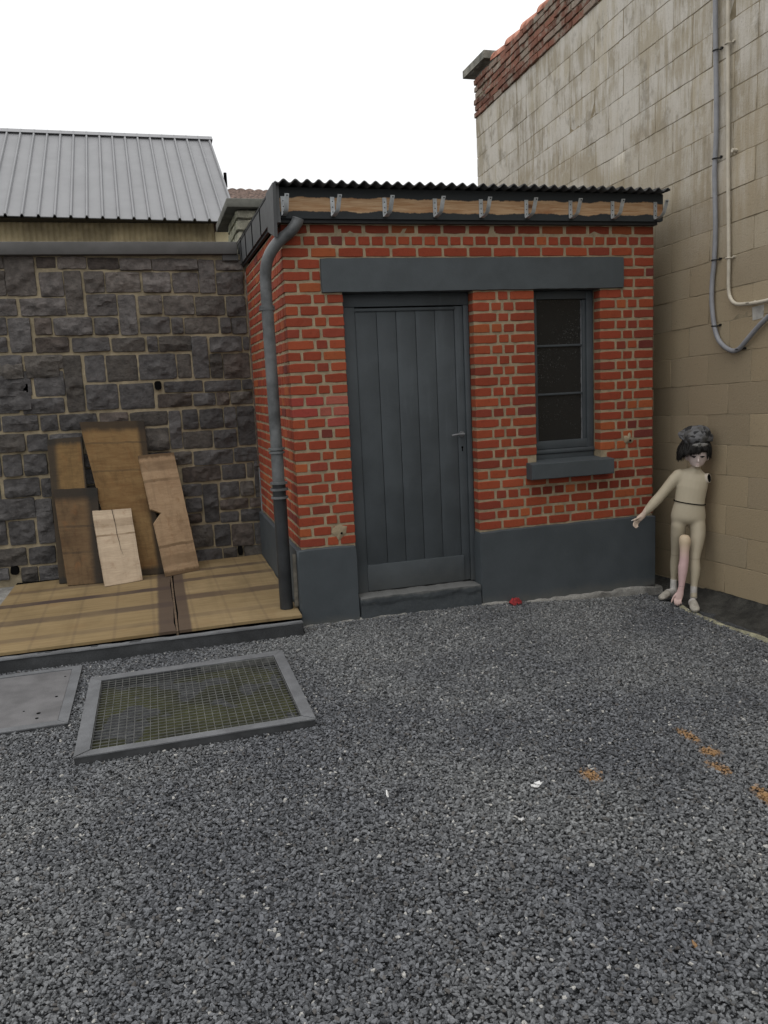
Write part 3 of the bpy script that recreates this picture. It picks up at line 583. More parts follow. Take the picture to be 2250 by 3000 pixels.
# ================================================================ rough stone wall
SY = 1.999
sw = thing('stone_wall', (-1.5, SY, 0), 'dark rough-faced stone wall with ochre mortar joints and a grey coping', 'wall')
STONES = '-2.039,2.692,-1.946,2.784 -1.94,2.476,-1.715,2.79 -1.695,2.694,-1.547,2.782 -1.532,2.688,-1.31,2.782 -1.298,2.682,-1.052,2.774 -1.044,2.671,-0.79,2.767 -0.782,2.668,-0.404,2.763 -0.399,2.476,-0.266,2.754 -0.248,2.665,-0.019,2.75 -2.057,2.479,-1.946,2.674 -1.686,2.466,-1.505,2.66 -1.495,2.322,-1.361,2.669 -1.338,2.492,-1.183,2.662 -1.17,2.493,-0.893,2.656 -0.871,2.488,-0.642,2.65 -0.623,2.482,-0.412,2.646 -0.253,2.462,-0.024,2.645 -2.078,2.318,-1.884,2.454 -1.854,2.314,-1.505,2.452 -1.334,2.304,-1.1,2.476 -1.086,2.139,-0.946,2.47 -0.919,2.308,-0.73,2.46 -0.713,2.296,-0.462,2.456 -0.446,2.287,-0.201,2.446 -0.184,2.274,-0.018,2.442 -2.095,2.166,-1.978,2.304 -1.962,2.022,-1.795,2.299 -1.761,2.158,-1.63,2.296 -1.612,2.149,-1.311,2.29 -1.292,2.148,-1.104,2.284 -0.925,2.144,-0.679,2.281 -0.662,2.138,-0.568,2.272 -0.554,2.132,-0.268,2.268 -0.247,2.132,-0.159,2.263 -0.15,2.122,-0.023,2.258 -2.112,2.028,-1.988,2.147 -1.769,2.013,-1.511,2.135 -1.481,2.01,-1.188,2.122 -1.168,2,-0.901,2.113 -0.879,1.993,-0.793,2.118 -0.78,1.99,-0.512,2.114 -0.508,1.749,-0.374,2.108 -0.352,1.971,-0.076,2.099 -0.06,1.978,-0.013,2.093 -2.128,1.887,-1.89,2 -1.869,1.878,-1.569,1.99 -1.571,1.514,-1.432,1.982 -1.401,1.754,-1.244,1.976 -1.229,1.752,-0.977,1.97 -0.962,1.756,-0.656,1.969 -0.643,1.756,-0.528,1.96 -0.362,1.744,-0.258,1.956 -0.247,1.736,-0.02,1.95 -2.147,1.668,-1.837,1.866 -1.812,1.654,-1.578,1.86 -1.412,1.522,-1.159,1.732 -1.142,1.51,-0.861,1.726 -0.769,1.638,-0.444,1.729 -0.426,1.628,-0.11,1.721 -0.095,1.636,-0.012,1.718 -2.167,1.53,-1.953,1.652 -1.922,1.514,-1.597,1.637 -0.834,1.512,-0.548,1.624 -0.53,1.51,-0.344,1.616 -0.33,1.508,-0.22,1.614 -0.207,1.507,-0.013,1.614 -2.183,1.386,-2.106,1.515 -2.094,1.375,-1.817,1.505 -1.796,1.368,-1.664,1.496 -1.648,1.36,-1.35,1.492 -1.326,1.363,-1.094,1.49 -1.074,1.36,-0.764,1.481 -0.755,1.148,-0.656,1.476 -0.637,1.312,-0.507,1.482 -0.489,1.307,-0.29,1.477 -0.275,1.304,-0.172,1.485 -0.163,1.142,-0.012,1.484 -2.202,1.206,-1.938,1.355 -1.919,1.204,-1.754,1.341 -1.74,1.188,-1.481,1.333 -1.461,1.172,-1.264,1.345 -1.244,1.162,-0.999,1.344 -0.972,1.145,-0.769,1.335 -0.65,1.136,-0.395,1.287 -0.381,1.129,-0.183,1.286 -2.222,1.011,-2.144,1.192 -2.126,1.007,-1.982,1.184 -1.962,1,-1.785,1.178 -1.767,1.056,-1.508,1.169 -1.493,1.036,-1.255,1.151 -1.238,1.031,-0.981,1.14 -0.966,1.016,-0.756,1.123 -0.74,1.006,-0.588,1.116 -0.568,0.986,-0.226,1.112 -0.21,0.994,-0.012,1.117 -1.67,0.896,-1.34,1.023 -1.318,0.87,-1.034,0.999 -1.01,0.853,-0.72,0.976 -0.679,0.843,-0.349,0.975 -0.331,0.837,-0.125,0.972 -0.108,0.843,-0.053,0.977 -0.045,0.66,-0.012,0.989 -2.136,0.824,-1.862,0.98 -1.848,0.808,-1.738,0.965 -1.721,0.756,-1.415,0.876 -1.392,0.73,-1.14,0.852 -1.118,0.708,-0.876,0.83 -0.851,0.714,-0.708,0.821 -0.691,0.717,-0.522,0.821 -0.516,0.468,-0.386,0.811 -0.363,0.681,-0.195,0.816 -0.18,0.685,-0.064,0.812 -2.234,0.641,-1.918,0.814 -1.914,0.412,-1.782,0.794 -1.752,0.567,-1.492,0.736 -1.47,0.543,-1.249,0.713 -1.226,0.518,-0.954,0.69 -0.93,0.5,-0.692,0.675 -0.67,0.574,-0.534,0.694 -0.37,0.568,-0.122,0.658 -0.104,0.576,-0.012,0.653 -2.256,0.43,-2.163,0.636 -2.141,0.417,-1.939,0.62 -1.772,0.376,-1.556,0.545 -1.534,0.353,-1.328,0.524 -1.305,0.33,-1.112,0.503 -1.089,0.306,-0.86,0.481 -0.836,0.284,-0.653,0.468 -0.672,0.473,-0.543,0.554 -0.378,0.452,-0.214,0.546 -0.195,0.447,-0.012,0.554 -0.637,0.25,-0.458,0.446 -0.441,0.238,-0.3,0.434 -0.288,0.225,-0.095,0.425 -0.08,0.228,-0.012,0.424 -2.279,0.24,-2.027,0.391 -2.006,0.237,-1.797,0.382 -1.776,0.209,-1.498,0.347 -1.476,0.176,-1.191,0.316 -1.168,0.136,-0.909,0.286 -0.885,0.115,-0.644,0.25 -0.619,0.096,-0.39,0.22 -0.375,0.102,-0.256,0.214 -0.19,0.101,-0.015,0.218 -2.295,0.128,-2.18,0.231 -2.082,0.086,-1.955,0.215 -1.942,0.077,-1.784,0.212 -1.762,0.042,-1.484,0.181 -1.461,0.007,-1.175,0.148 -1.152,-0.027,-0.891,0.116'
ST_ = [tuple(float(q) for q in t.split(',')) for t in STONES.split()]
for k, (z0, z1) in enumerate(((2.62, 2.78), (2.36, 2.60), (2.20, 2.335), (1.96, 2.17), (1.81, 1.935), (1.55, 1.78), (1.40, 1.525), (1.16, 1.375), (1.0, 1.14), (.80, .975), (.62, .78), (.42, .60), (.28, .40), (.10, .26))):
    x = -2.095        # further stones to the left, beyond the photograph's edge
    near = [q[0] for q in ST_ if q[0] > -2.5 and q[1] < (z0+z1)/2 < q[3]]
    x = min(near)-.018 if near else -2.095
    while x > -4.4:
        w = rng.uniform(.16, .42); ST_.append((round(x-w, 3), z0, round(x-.02, 3), z1)); x -= w+.004
mb = MB()
for i, (x0, z0, x1, z1) in enumerate(ST_):
    if x1-x0 < .03 or z1-z0 < .03: continue
    r_ = np.random.RandomState(i+11); planes = [(r_.uniform(.02, .042), r_.uniform(-.24, .24), r_.uniform(-.38, .38)) for _ in range(6)]
    flat = r_.rand() < .14 or (x1-x0 > .2 and abs(x0+1.07) < .1 and 1.5 < z1 < 1.75)
    def hs(u, v, d, cu, cv, planes=planes, i=i, flat=flat, r_=r_):
        if flat: return .008+.0015*fbm(u*20, v*20, 91)-.008*np.clip(1-d/.01, 0, 1)
        h = 9
        wu = u+.03*vnoise(u*14+i, v*14, 92); wv = v+.03*vnoise(u*14, v*14+i, 93)
        for c0, gx, gy in planes: h = np.minimum(h, c0+gx*(wu-cu)+gy*(wv-cv))
        h = h+.009*fbm(u*14+i, v*20, 94, 4)+.008*np.abs(vnoise(u*24+.6*v*24, v*36, 95))
        h = np.maximum(h, .009)
        return h*np.clip((d+.003)/.007, 0, 1)**.5+.001
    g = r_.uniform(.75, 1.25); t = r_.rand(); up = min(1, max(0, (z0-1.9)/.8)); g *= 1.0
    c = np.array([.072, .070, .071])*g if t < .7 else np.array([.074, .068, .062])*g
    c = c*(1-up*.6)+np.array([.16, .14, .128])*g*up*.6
    if t > .93: c = np.array([.078, .066, .059])*g
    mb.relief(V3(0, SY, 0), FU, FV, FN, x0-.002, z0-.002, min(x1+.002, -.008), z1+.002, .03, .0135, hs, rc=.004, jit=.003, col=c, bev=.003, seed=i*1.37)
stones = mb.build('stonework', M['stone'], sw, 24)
holes = [(-.821, 1.703, .028, .036), (-.225, .185, .022, .04), (-2.13, .204, .032, .034)]
mb = MB(); nxx, nzz = 160, 100
xg = np.linspace(-4.4, -.005, nxx); zg = np.linspace(-.1, 2.80, nzz); X, Z = np.meshgrid(xg, zg, indexing='ij')
mb.add(np.stack([X, SY+.003+.003*fbm(X*9, Z*9, 96), Z], -1).reshape(-1, 3), [(i*nzz+j, (i+1)*nzz+j, (i+1)*nzz+j+1, i*nzz+j+1) for i in range(nxx-1) for j in range(nzz-1)])
mb.box(-4.4, -.01, SY+.03, SY+.36, -.1, 2.80); mb.build('mortar_joints', M['stone_mortar'], sw, True)
for (x, z, a, b) in holes:
    mb = MB(); V = []; n_ = 14
    for q in range(n_):
        an = 2*math.pi*q/n_; e = (abs(math.cos(an))**4+abs(math.sin(an))**4)**-.25; V.append((x+a*e*math.cos(an)*(1+.1*rng.rand()), SY-.034, z+b*e*math.sin(an)*(1+.1*rng.rand())))
    mb.prism(V, (0, .03, 0)); mb.build('weep_hole', M['black'], sw)
mb = MB(); mb.box(-4.5, -.062, 1.93, 2.36, 2.791, 2.893, bev=.006); mb.build('coping', M['coping'], sw, 30)
mb = MB(); mb.box(-.19, -.055, 1.955, 2.0, 2.742, 2.79); mb.build('flashing', M['coping'], sw)

# stone pier with its cap behind the outbuilding's corner
pier = thing('stone_pier', (.25, 2.6, 2.79), 'grey stone gate pier with a flat overhanging cap above the stone wall', 'pier')
mb = MB(); hp = lambda u, v, d, a, b: .006*fbm(u*14, v*14, 101)-.006*(d < .006)
z = 2.79
for k, h in enumerate((.11, .13, .105, .085)):
    seg = (-.02, .17, .5) if k % 2 else (-.02, .28, .5)
    for a, b in zip(seg[:-1], seg[1:]):
        mb.relief(V3(0, 2.2, 0), FU, FV, FN, a, z+.004, b-.008, z+h-.006, .2, .03, hp, rc=.012, jit=.01, bev=.01, seed=k*3+a, col=(1, .98, .92))
    sg = (2.205, 2.5, 2.8, 3.02) if k % 2 else (2.205, 2.38, 2.66, 3.02)
    for a, b in zip(sg[:-1], sg[1:]):
        mb.relief(V3(-.02, 0, 0), V3(0, 1, 0), FV, V3(-1, 0, 0), a, z+.004, b-.008, z+h-.006, .2, .03, hp, rc=.012, jit=.01, bev=.01, seed=k*5+a, col=(.95, .97, .85))
    z += h
mb.box(.0, .49, 2.225, 3.0, 2.79, 3.215); mb.build('pier_blocks', mat('pier_stone', (.22, .215, .18), .92, .4, 8, .5, 40, .01, attr=True, fine=.25), pier, 50)
mb = MB(); mb.box(-.104, .62, 2.13, 3.3, 3.221, 3.297, bev=.01); mb.build('cap', mat('cap_stone', (.115, .115, .10), .92, .3, 7, .4, 50, .006), pier, 30)

# ================================================================ metal-roofed shed behind the wall
ms = thing('metal_roofed_shed', (-3, 8, 0), 'long shed with ribbed grey metal roof and cream corrugated wall behind the stone wall', 'shed')
def roofpt(x, t, h):           # x along the eave, t from eave to ridge
    e = V3(x, 6.5, 3.951-.0185*(x-.51)); r = V3(.43+(x-.51)*.962, 9.0, 5.757-.0052*(x-.51)*.962); p = e+(r-e)*t; return p+h*V3(0, -.584, .811)
mb = MB(); xp = .51; prof = [(.51, 0), (.495, .03), (.475, .032), (.455, .0)]
k = 1
while xp > -7:
    prof += [(xp-.05-.2*0, .0)]; xp -= .2; prof += [(xp+.024, 0), (xp+.010, .033), (xp-.010, .033), (xp-.024, 0)]
prof = sorted(set(prof), key=lambda q: -q[0]); n_ = len(prof); ts = np.linspace(0, 1, 6)
V = [roofpt(x, t, h) for t in ts for x, h in prof]+[roofpt(x, t, h-.012) for t in ts for x, h in prof]; J = n_*len(ts)
F = []
for j in range(len(ts)-1):
    for i in range(n_-1): a = j*n_+i; F += [(a, a+n_, a+n_+1, a+1), (J+a, J+a+1, J+a+n_+1, J+a+n_)]
for i in range(n_-1): F.append((i, i+1, J+i+1, J+i))
for j in range(len(ts)-1): a = j*n_; F.append((a, J+a, J+a+n_, a+n_))
mb.add(V, F); mb.build('roof', M['roof_metal'], ms, 20)
mb = MB(); e0, e1 = roofpt(.51, 1, .0), roofpt(-7, 1, .0); mb.prism([e0+V3(.03, -.14, -.055), e0+V3(.03, 0, .03), e0+V3(.03, .2, -.09)], e1-e0); mb.build('ridge_cap', M['roof_metal'], ms)
mb = MB(); V = []; xs = np.arange(-7, .21, .0095); dz = .0185
for z in (2.6, 4.0):
    for x in xs: V.append((x, 6.9-.009*math.cos(2*math.pi*x/.076)+.004*vnoise(x*3, z, 111), z+(0 if z < 3 else dz*(.2-x)*1)))
n_ = len(xs); mb.add(V, [(i, i+1, n_+i+1, n_+i) for i in range(n_-1)]); mb.build('corrugated_wall', M['cream'], ms, True)
mb = MB(); mb.box(-7, .2, 6.93, 10.5, 0, 3.98); mb.box(-7, .45, 6.62, 6.90, 4.0, 4.02); mb.prism([(.16, 6.95, 3.97), (.16, 11.4, 3.97), (.37, 9.02, 5.70)], (-7, 0, 0)); mb.build('core', mat('dark_lining', (.05, .045, .035), .9), ms)
mb = MB(); mb.box(.206, .42, 6.86, 6.94, 2.6, 3.88, bev=.004); mb.build('corner_panel', M['cream_panel'], ms)
mb = MB(); mb.box(.2, .5, 6.95, 7.1, 2.6, 4.05); mb.build('gable_brick', mat('old_brick', (.10, .05, .035), .9, .5, 20), ms)
mb = MB(); mb.tube([(.57, 8.4, 4.85), (.57, 8.4, 5.07)], .025, 8); mb.box(.2, .58, 8.38, 8.42, 4.86, 4.9); mb.build('vent_pipe', M['black'], ms)
hs_ = thing('distant_house', (2.5, 15, 0), 'far house showing only a strip of mottled brown tiled roof', 'house')
mb = MB(); V = []; nX, nY = 200, 26
for j in range(nY):
    for i in range(nX):
        x = .6+i*.02; t = j/(nY-1); ph = (t*9) % 1
        V.append((x, 12+2*t, 4.75+1.34*t-(x-1.2)*.05+.03*abs(math.sin(math.pi*x/.2))+.035*(1-ph)+.015*vnoise(x*5, t*9, 112)))
mb.add(V, [(j*nX+i, j*nX+i+1, (j+1)*nX+i+1, (j+1)*nX+i) for j in range(nY-1) for i in range(nX-1)]); mb.build('roof', M['old_tiles'], hs_, 40)
mb = MB(); mb.box(.7, 4.5, 12.2, 15.8, 0, 4.7); mb.prism([(.62, 14, 5.98), (.62, 14.03, 6.05), (.62, 16, 4.7), (.62, 15.9, 4.7)], (3.9, 0, -.1)); mb.build('wall', M['old_tiles'], hs_)

# ================================================================ block building on the right
bw = thing('block_building', (3.2, 0, 0), 'tall building side of weathered tan concrete blocks with a band of old brick on top', 'building')
WX = 3.0; BU = V3(0, 1, -.0354); BO = V3(WX, 0, 0); BN = V3(-1, 0, 0); HC = .2155
mb = MB()
def hb(u, v, d, a, b): return .0040+.0010*vnoise(u*7, v*7, 121)+.0006*vnoise(u*40, v*40, 122)+0.0022*float(vnoise(a*9.7, b*8.3, 123))-.002*(d < .004)
for k in range(-2, 21):
    v0 = .202+k*HC; off = -.75 if k % 2 == 0 else -.53
    for j in range(-8, 12):
        a = off+.44*j; b = a+.44
        if b > 3.86 and a < 3.86: b = 3.86
        if a >= 3.85 or b < -4.2: continue
        g = 1+rng.uniform(-.06, .06); t = rng.rand(); h_ = min(1, max(0, (v0-1.6)/2.6))
        c = np.array([.315, .252, .162]) if t < .5 else np.array([.30, .245, .163]) if t < .8 else np.array([.28, .226, .15])
        pw_ = rng.uniform(-.3, .35); c = c*g*(1-h_*.7)+np.array([.41, .375, .30])*(1+pw_*np.array([1, 1.05, 1.15]))*h_*.7
        jt = .0035
        mb.relief(BO, BU, FV, BN, a+jt/2, v0+jt/2, b-jt/2, v0+HC-jt/2, .04, .06, hb, rc=.003, jit=.0035, col=c, bev=.0018, seed=k*17+j*3.3)
blk = mb.build('blockwork', M['block'], bw, 40)
mb = MB(); hbr = lambda u, v, d, a, b: .016+.004*vnoise(u*30, v*30, 131)+.012*float(vnoise(a*19, b*17, 132))-.004*(d < .005)
nb = 5; ch_ = (5.065-.202-21*HC)/nb+.0
for k in range(nb+1):
    v0 = .202+21*HC+k*.069; y = -4.2+(.1 if k % 2 else 0)
    while y < 3.86:
        L = .215; q = min(y+L, 3.875)
        if q-y > .03:
            zt = v0+.069-.0354*y
            if zt < 5.03 or True:
                c = np.array([.20, .092, .064])*(1+rng.uniform(-.35, .3)); t = rng.rand()
                if t < .15: c = np.array([.26, .20, .16])
                if t > .9: c = np.array([.11, .06, .045])
                mb.relief(BO+V3(0, 0, 0), BU, FV, BN, y+.002, v0+.003, q-.005, v0+.065, .05, .03, hbr, rc=.006, jit=.005, col=c, bev=.006, seed=k*29+y)
        y += L
mb.build('brick_band', m_oldbrick(), bw, 50)
mb = MB(); mb.box(WX+.0005, WX+.35, -4.2, 3.84, -.3, 5.0); mb.build('mortar_joints', M['block_mortar'], bw)
mb = MB(); mb.box(WX+.35, 9, -6.5, 3.6, -.3, 5.0); mb.box(WX+.0, WX+.35, -6.5, -4.21, -.3, 5.0); mb.build('body', M['concrete'], bw)
mb = MB(); hcp = lambda u, v, d, a, b: .01*fbm(u*7, v*7, 141)-.01*(d < .01)
mb.relief(V3(2.925, 0, 0), V3(0, 1, 0), FV, V3(-1, 0, 0), 3.40, 5.075, 4.04, 5.165, .6, .03, hcp, rc=.015, jit=.02, bev=.012, seed=6)
mb.prism([(2.92, 3.40, 5.079), (3.5, 3.40, 5.075), (3.5, 3.40, 5.155), (2.92, 3.40, 5.16)], (0, .63, 0)); mb.build('corner_cap', M['old_concrete'], bw, 50)
mb = MB(); mb.box(WX+.02, WX+.34, -4.2, 3.84, 4.99, 5.07); mb.build('top_bed', M['old_concrete'], bw)
y = 3.36; i = 0
while y > -4.0:
    mb = MB(); V = []; n_ = 12; L = .42; zb = 5.04-.012*(y-3)
    for th in (0, .014):
        for t in (0, .5, 1):
            r = .115-.022*t-th; yy = y-L*t
            for q in range(n_+1): an = math.pi*q/n_; V.append((WX+.10+r*1.1*math.cos(an)*-1, yy, zb+.012*t*-1+r*math.sin(an)))
    m_ = n_+1; F = []
    for o_ in (0, 3*m_):
        for j in range(2):
            for q in range(n_): a = o_+j*m_+q; F.append((a, a+1, a+m_+1, a+m_))
    for q in range(n_): F.append((q, q+1, 3*m_+q+1, 3*m_+q))
    F += [(2*m_, 2*m_+1, 5*m_+1, 5*m_)]; mb.add(V, F, col=(1, 1, 1)); tl = mb.build('ridge_tile', M['tile'], bw, 40); y -= .37
# tarry haunch at the foot and its mortar lip
mb = MB(); ys = np.arange(-5, 1.9, .035); prof = np.linspace(0, 1, 16); V = []
for y in ys:
    zt = .015-.05*(y+.65); zt = max(-.06, min(.06, zt))
    for t in prof:
        x = 3.003-(.335+.03*float(vnoise(y*2.3, 0, 151)))*t; z_ = zt+(-.115-zt)*(t**.55)+.016*float(fbm(x*9, y*9, 152))*(.3+t); V.append((x, y, z_))
n_ = len(prof); mb.add(V, [(i*n_+j, i*n_+j+1, (i+1)*n_+j+1, (i+1)*n_+j) for i in range(len(ys)-1) for j in range(n_-1)]); o = mb.build('haunch', M['haunch'], bw, True); o['label'] = 'dark tarry mortar haunch along the foot of the block wall'
mb = MB(); V = []; ys = np.arange(-5, -.44, .03); n_ = 7
for y in ys:
    xc = 2.672+.03*float(vnoise(y*2.3, 0, 151))*-1
    wv = .03+.014*float(vnoise(y*5, 3, 153)); hv = .022+.012*float(vnoise(y*7, 5, 154))
    for q in range(n_): an = math.pi*q/(n_-1); V.append((xc+wv*math.cos(an), y, -.085+hv*math.sin(an)+.004*float(vnoise(y*30, q, 155))))
mb.add(V, [(i*n_+j, i*n_+j+1, (i+1)*n_+j+1, (i+1)*n_+j) for i in range(len(ys)-1) for j in range(n_-1)]); mb.build('mortar_lip', M['ridge'], bw, True)

# conduits
c1 = thing('cable_conduit', (2.975, -.39, 1.8), 'grey plastic conduit running down the block wall and looping up near its end', 'conduit')
mb = MB(); mb.tube(curve([(2.972, -.345, 5.2), (2.972, -.363, 4.06), (2.974, -.39, 3.3), (2.972, -.383, 2.966), (2.974, -.397, 2.6), (2.974, -.390, 2.367), (2.974, -.372, 2.225), (2.972, -.376, 2.066), (2.972, -.41, 1.903), (2.97, -.471, 1.803), (2.97, -.577, 1.742), (2.97, -.66, 1.744), (2.965, -.764, 1.815), (2.965, -.897, 1.91), (2.97, -1.1, 2.02), (2.985, -1.25, 2.03)]), .0165, 14); mb.build('tube', M['conduit_grey'], c1, True)
def clip(p, parent, m, r, dy=1):
    mb = MB(); x, y, z = p; pts = [(2.998, y+r+.012, z), (2.975, y+r+.004, z)]+[(2.974-(r+.003)*math.sin(a)-.0, y+(r+.003)*math.cos(a), z) for a in np.linspace(.1, math.pi-.1, 9)]+[(2.975, y-r-.004, z), (2.998, y-r-.006, z-.002)]
    mb.tube(pts, .0042, 8); mb.tube([(2.999, y-r-.02, z+.004), (2.982, y-r-.02, z+.004)], .008, 8); mb.build('clip', m, parent, 50)
for p in ((2.97, -.377, 3.738), (2.97, -.388, 3.043), (2.97, -.395, 2.369), (2.97, -.405, 1.918), (2.965, -.66, 1.744)): clip(p, c1, M['clip_black'], .018)
c2 = thing('cable_conduit', (2.975, -.53, 2.1), 'cream plastic conduit running down the block wall, turning sideways at its foot', 'conduit')
mb = MB(); mb.tube(curve([(2.972, -.47, 5.2), (2.972, -.490, 4.007), (2.975, -.503, 3.4), (2.975, -.517, 2.933), (2.975, -.538, 2.387), (2.975, -.542, 2.172), (2.974, -.563, 2.096), (2.972, -.62, 2.050), (2.972, -.713, 2.038), (2.972, -.892, 2.038), (2.974, -1.5, 2.07), (2.974, -2.5, 2.11)]), .0125, 14); mb.build('tube', M['conduit_cream'], c2, True)
for p in ((2.972, -.498, 3.736), (2.972, -.536, 2.361), (2.972, -.748, 2.043)): clip(p, c2, M['conduit_cream'], .016)
mb = MB(); mb.tube([(3.0, -.565, 3.05), (2.965, -.565, 3.05)], .013, 10); mb.build('clip', M['conduit_cream'], c2, 50)
mb = MB(); mb.prism([(2.9955, -.752, 2.012), (2.9955, -.862, 2.02), (2.9955, -.856, 1.935), (2.9955, -.76, 1.925)], (.006, 0, 0)); o = mb.build('wall_patch', mat('pale_plaster', (.36, .35, .32), .9, .25, 14), None)
tag(o, 'small pale grey plaster patch on the block wall under the cream conduit', 'patch')

# ================================================================ wooden platform in front of the stone wall
pf = thing('wooden_platform', (-1.1, .8, 0), 'low platform of yellowish stained plywood sheets in front of the stone wall', 'platform')
def board(name, m, parent, BL, BRt, TR, TL, th, nu=10, nv=16, warp=.004, notch=None, seed=0):
    BL, BRt, TR, TL = map(lambda q: np.array(q, float), (BL, BRt, TR, TL)); N = np.cross(BRt-BL, TL-BL); N /= np.linalg.norm(N)
    vs_ = np.linspace(0, 1, nv+1)
    if notch: vs_ = np.unique(np.concatenate([vs_, [notch[0], notch[1], notch[2]]]))
    us = np.linspace(0, 1, nu+1); V = []; UV = []
    for side in (0, 1):
        for v in vs_:
            ul = 0
            if notch: ul = float(np.interp(v, [notch[0], notch[1], notch[2]], [0, notch[3], 0], 0, 0))
            for u in us:
                uu = ul+(1-ul)*u; p = (BL*(1-uu)+BRt*uu)*(1-v)+(TL*(1-uu)+TR*uu)*v
                e = .0025*float(vnoise(u*9+seed, v*9, 161)) if (u in (0, 1) or v in (0, 1)) else 0
                p = p+N*(warp*float(vnoise(uu*2+seed, v*2, 162))-th*side)+(BRt-BL)*e*(1 if u in (0, 1) else 0)*2+(TL-BL)*(e*.8 if v == 1 else 0)
                V.append(p); UV.append((uu, v, 0))
    a_, b_ = len(us), len(vs_); K = a_*b_; F = []
    for j in range(b_-1):
        for i in range(a_-1): q = j*a_+i; F += [(q, q+1, q+a_+1, q+a_), (K+q, K+q+a_, K+q+a_+1, K+q+1)]
    for i in range(a_-1): F += [(i, K+i, K+i+1, i+1), ((b_-1)*a_+i, (b_-1)*a_+i+1, K+(b_-1)*a_+i+1, K+(b_-1)*a_+i)]
    for j in range(b_-1): q = j*a_; F += [(q, q+a_, K+q+a_, K+q), (q+a_-1, K+q+a_-1, K+q+2*a_-1, q+2*a_-1)]
    mb = MB(); mb.add(V, F, uv=np.array(UV)); return mb.build(name, m, parent, 30)
wl = m_wood('plywood_left', (.25, .183, .094), (.165, .115, .054), (.052, .036, .03), (0, .085, 0, 0), 7, 1.3, .3, ((.605, .034, 1.0), (.345, .045, .7), (.82, .03, .5), (.12, .03, .4)), 5, .15, 1)
wr = m_wood('plywood_right', (.26, .193, .104), (.175, .124, .06), (.056, .038, .03), (.10, 0, 0, 0), 7, 4.7, .3, ((.83, .03, .8), (.67, .032, .8), (.40, .045, .75), (.15, .03, .35)), 3.5, .15, 1)
board('plywood_sheet', wl, pf, (-2.125, -.176, .118), (-.873, -.172, .125), (-.866, 1.86, .125), (-2.11, 1.80, .118), .018, 24, 30, .004, seed=3)
board('plywood_sheet', wr, pf, (-.845, -.172, .124), (-.045, -.165, .124), (-.033, 1.99, .127), (-.84, 1.95, .126), .018, 18, 30, .004, seed=5)
mb = MB(); mb.box(-.866, -.852, -.168, 1.45, .08, .118, bev=.002); mb.box(-.868, -.850, 1.455, 1.93, .08, .121, bev=.002); mb.build('joint_strip', mat('joint_lath', (.10, .07, .045), .85, .4, 25), pf)
mb = MB(); mb.box(-2.12, -.05, -.12, 1.95, .0, .099); mb.build('joists', M['black'], pf)
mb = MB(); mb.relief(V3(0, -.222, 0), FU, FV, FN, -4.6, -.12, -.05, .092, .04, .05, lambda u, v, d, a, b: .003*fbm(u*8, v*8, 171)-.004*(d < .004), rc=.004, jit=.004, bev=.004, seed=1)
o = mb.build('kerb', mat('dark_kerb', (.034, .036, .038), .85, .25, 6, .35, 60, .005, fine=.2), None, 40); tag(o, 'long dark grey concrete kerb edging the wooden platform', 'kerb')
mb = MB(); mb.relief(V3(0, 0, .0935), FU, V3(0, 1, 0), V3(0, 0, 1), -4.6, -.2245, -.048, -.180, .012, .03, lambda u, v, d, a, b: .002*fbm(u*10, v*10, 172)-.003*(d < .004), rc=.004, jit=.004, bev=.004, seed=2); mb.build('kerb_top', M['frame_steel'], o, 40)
mb = MB(); mb.box(-4.6, -2.13, -.18, 1.96, -.05, .07); o = mb.build('yard_slab', M['concrete']); tag(o, kind='structure')

# leaning boards
GB = 'boards leaning on the stone wall'
def lean(label, m, *a, **k): o = board('wooden_board', m, None, *a, **k); tag(o, label, 'board', GB); return o
PZ = .127
lean('tall dark-edged brown board behind the others at the far left', m_wood('board_stained', (.20, .125, .05), (.125, .075, .03), (.022, .020, .017), (.24, .05, .04, .045), 6, 2.2, .55), (-1.748, 1.617, PZ), (-1.46, 1.60, PZ), (-1.484, 1.945, 1.302), (-1.757, 1.945, 1.296), .02, seed=1)
lean('widest and tallest brown board with a blackened top edge', m_wood('board_wide', (.205, .13, .055), (.13, .07, .026), (.022, .018, .014), (.0, .12, .05, .06), 5, 8.1, .6, ((.86, .008, .45), (.68, .008, .35))), (-1.284, 1.631, PZ), (-.914, 1.59, PZ), (-.966, 1.935, 1.407), (-1.486, 1.93, 1.428), .02, seed=2)
lean('short dark brown board with a black band across its top', m_wood('board_dark', (.125, .08, .04), (.085, .05, .024), (.016, .015, .013), (0, .26, .0, .12), 5, 5.5, .65, ((.60, .014, .4), (.33, .014, .35))), (-1.674, 1.512, PZ), (-1.40, 1.477, PZ), (-1.388, 1.775, .878), (-1.736, 1.785, .890), .02, seed=3)
o4 = lean('smallest pale board with a long crack down from its top', m_wood('board_pale', (.47, .375, .27), (.34, .265, .185), (.12, .075, .035), (0, 0, 0, 0), 6, 3.4, .12, ((.655, .016, .65), (.82, .07, .4))), (-1.374, 1.329, PZ), (-1.086, 1.424, PZ), (-1.133, 1.705, .69), (-1.441, 1.70, .695), .022, seed=4)
BLc, BRc, TRc, TLc = map(lambda q: np.array(q), ((-1.374, 1.329, PZ), (-1.086, 1.424, PZ), (-1.133, 1.705, .69), (-1.441, 1.70, .695)))
def bl(u, v): return (BLc*(1-u)+BRc*u)*(1-v)+(TLc*(1-u)+TRc*u)*v
Nc = np.cross(BRc-BLc, TLc-BLc); Nc /= np.linalg.norm(Nc)
mb = MB(); cr = [(.50, 1.0), (.515, .9), (.53, .78), (.525, .66), (.55, .55), (.56, .45), (.60, .36)]
V = [bl(u+s*w_, v)+Nc*.0055 for (u, v), w_ in zip(cr, (.008, .007, .006, .006, .005, .004, .001)) for s in (-1, 1)]
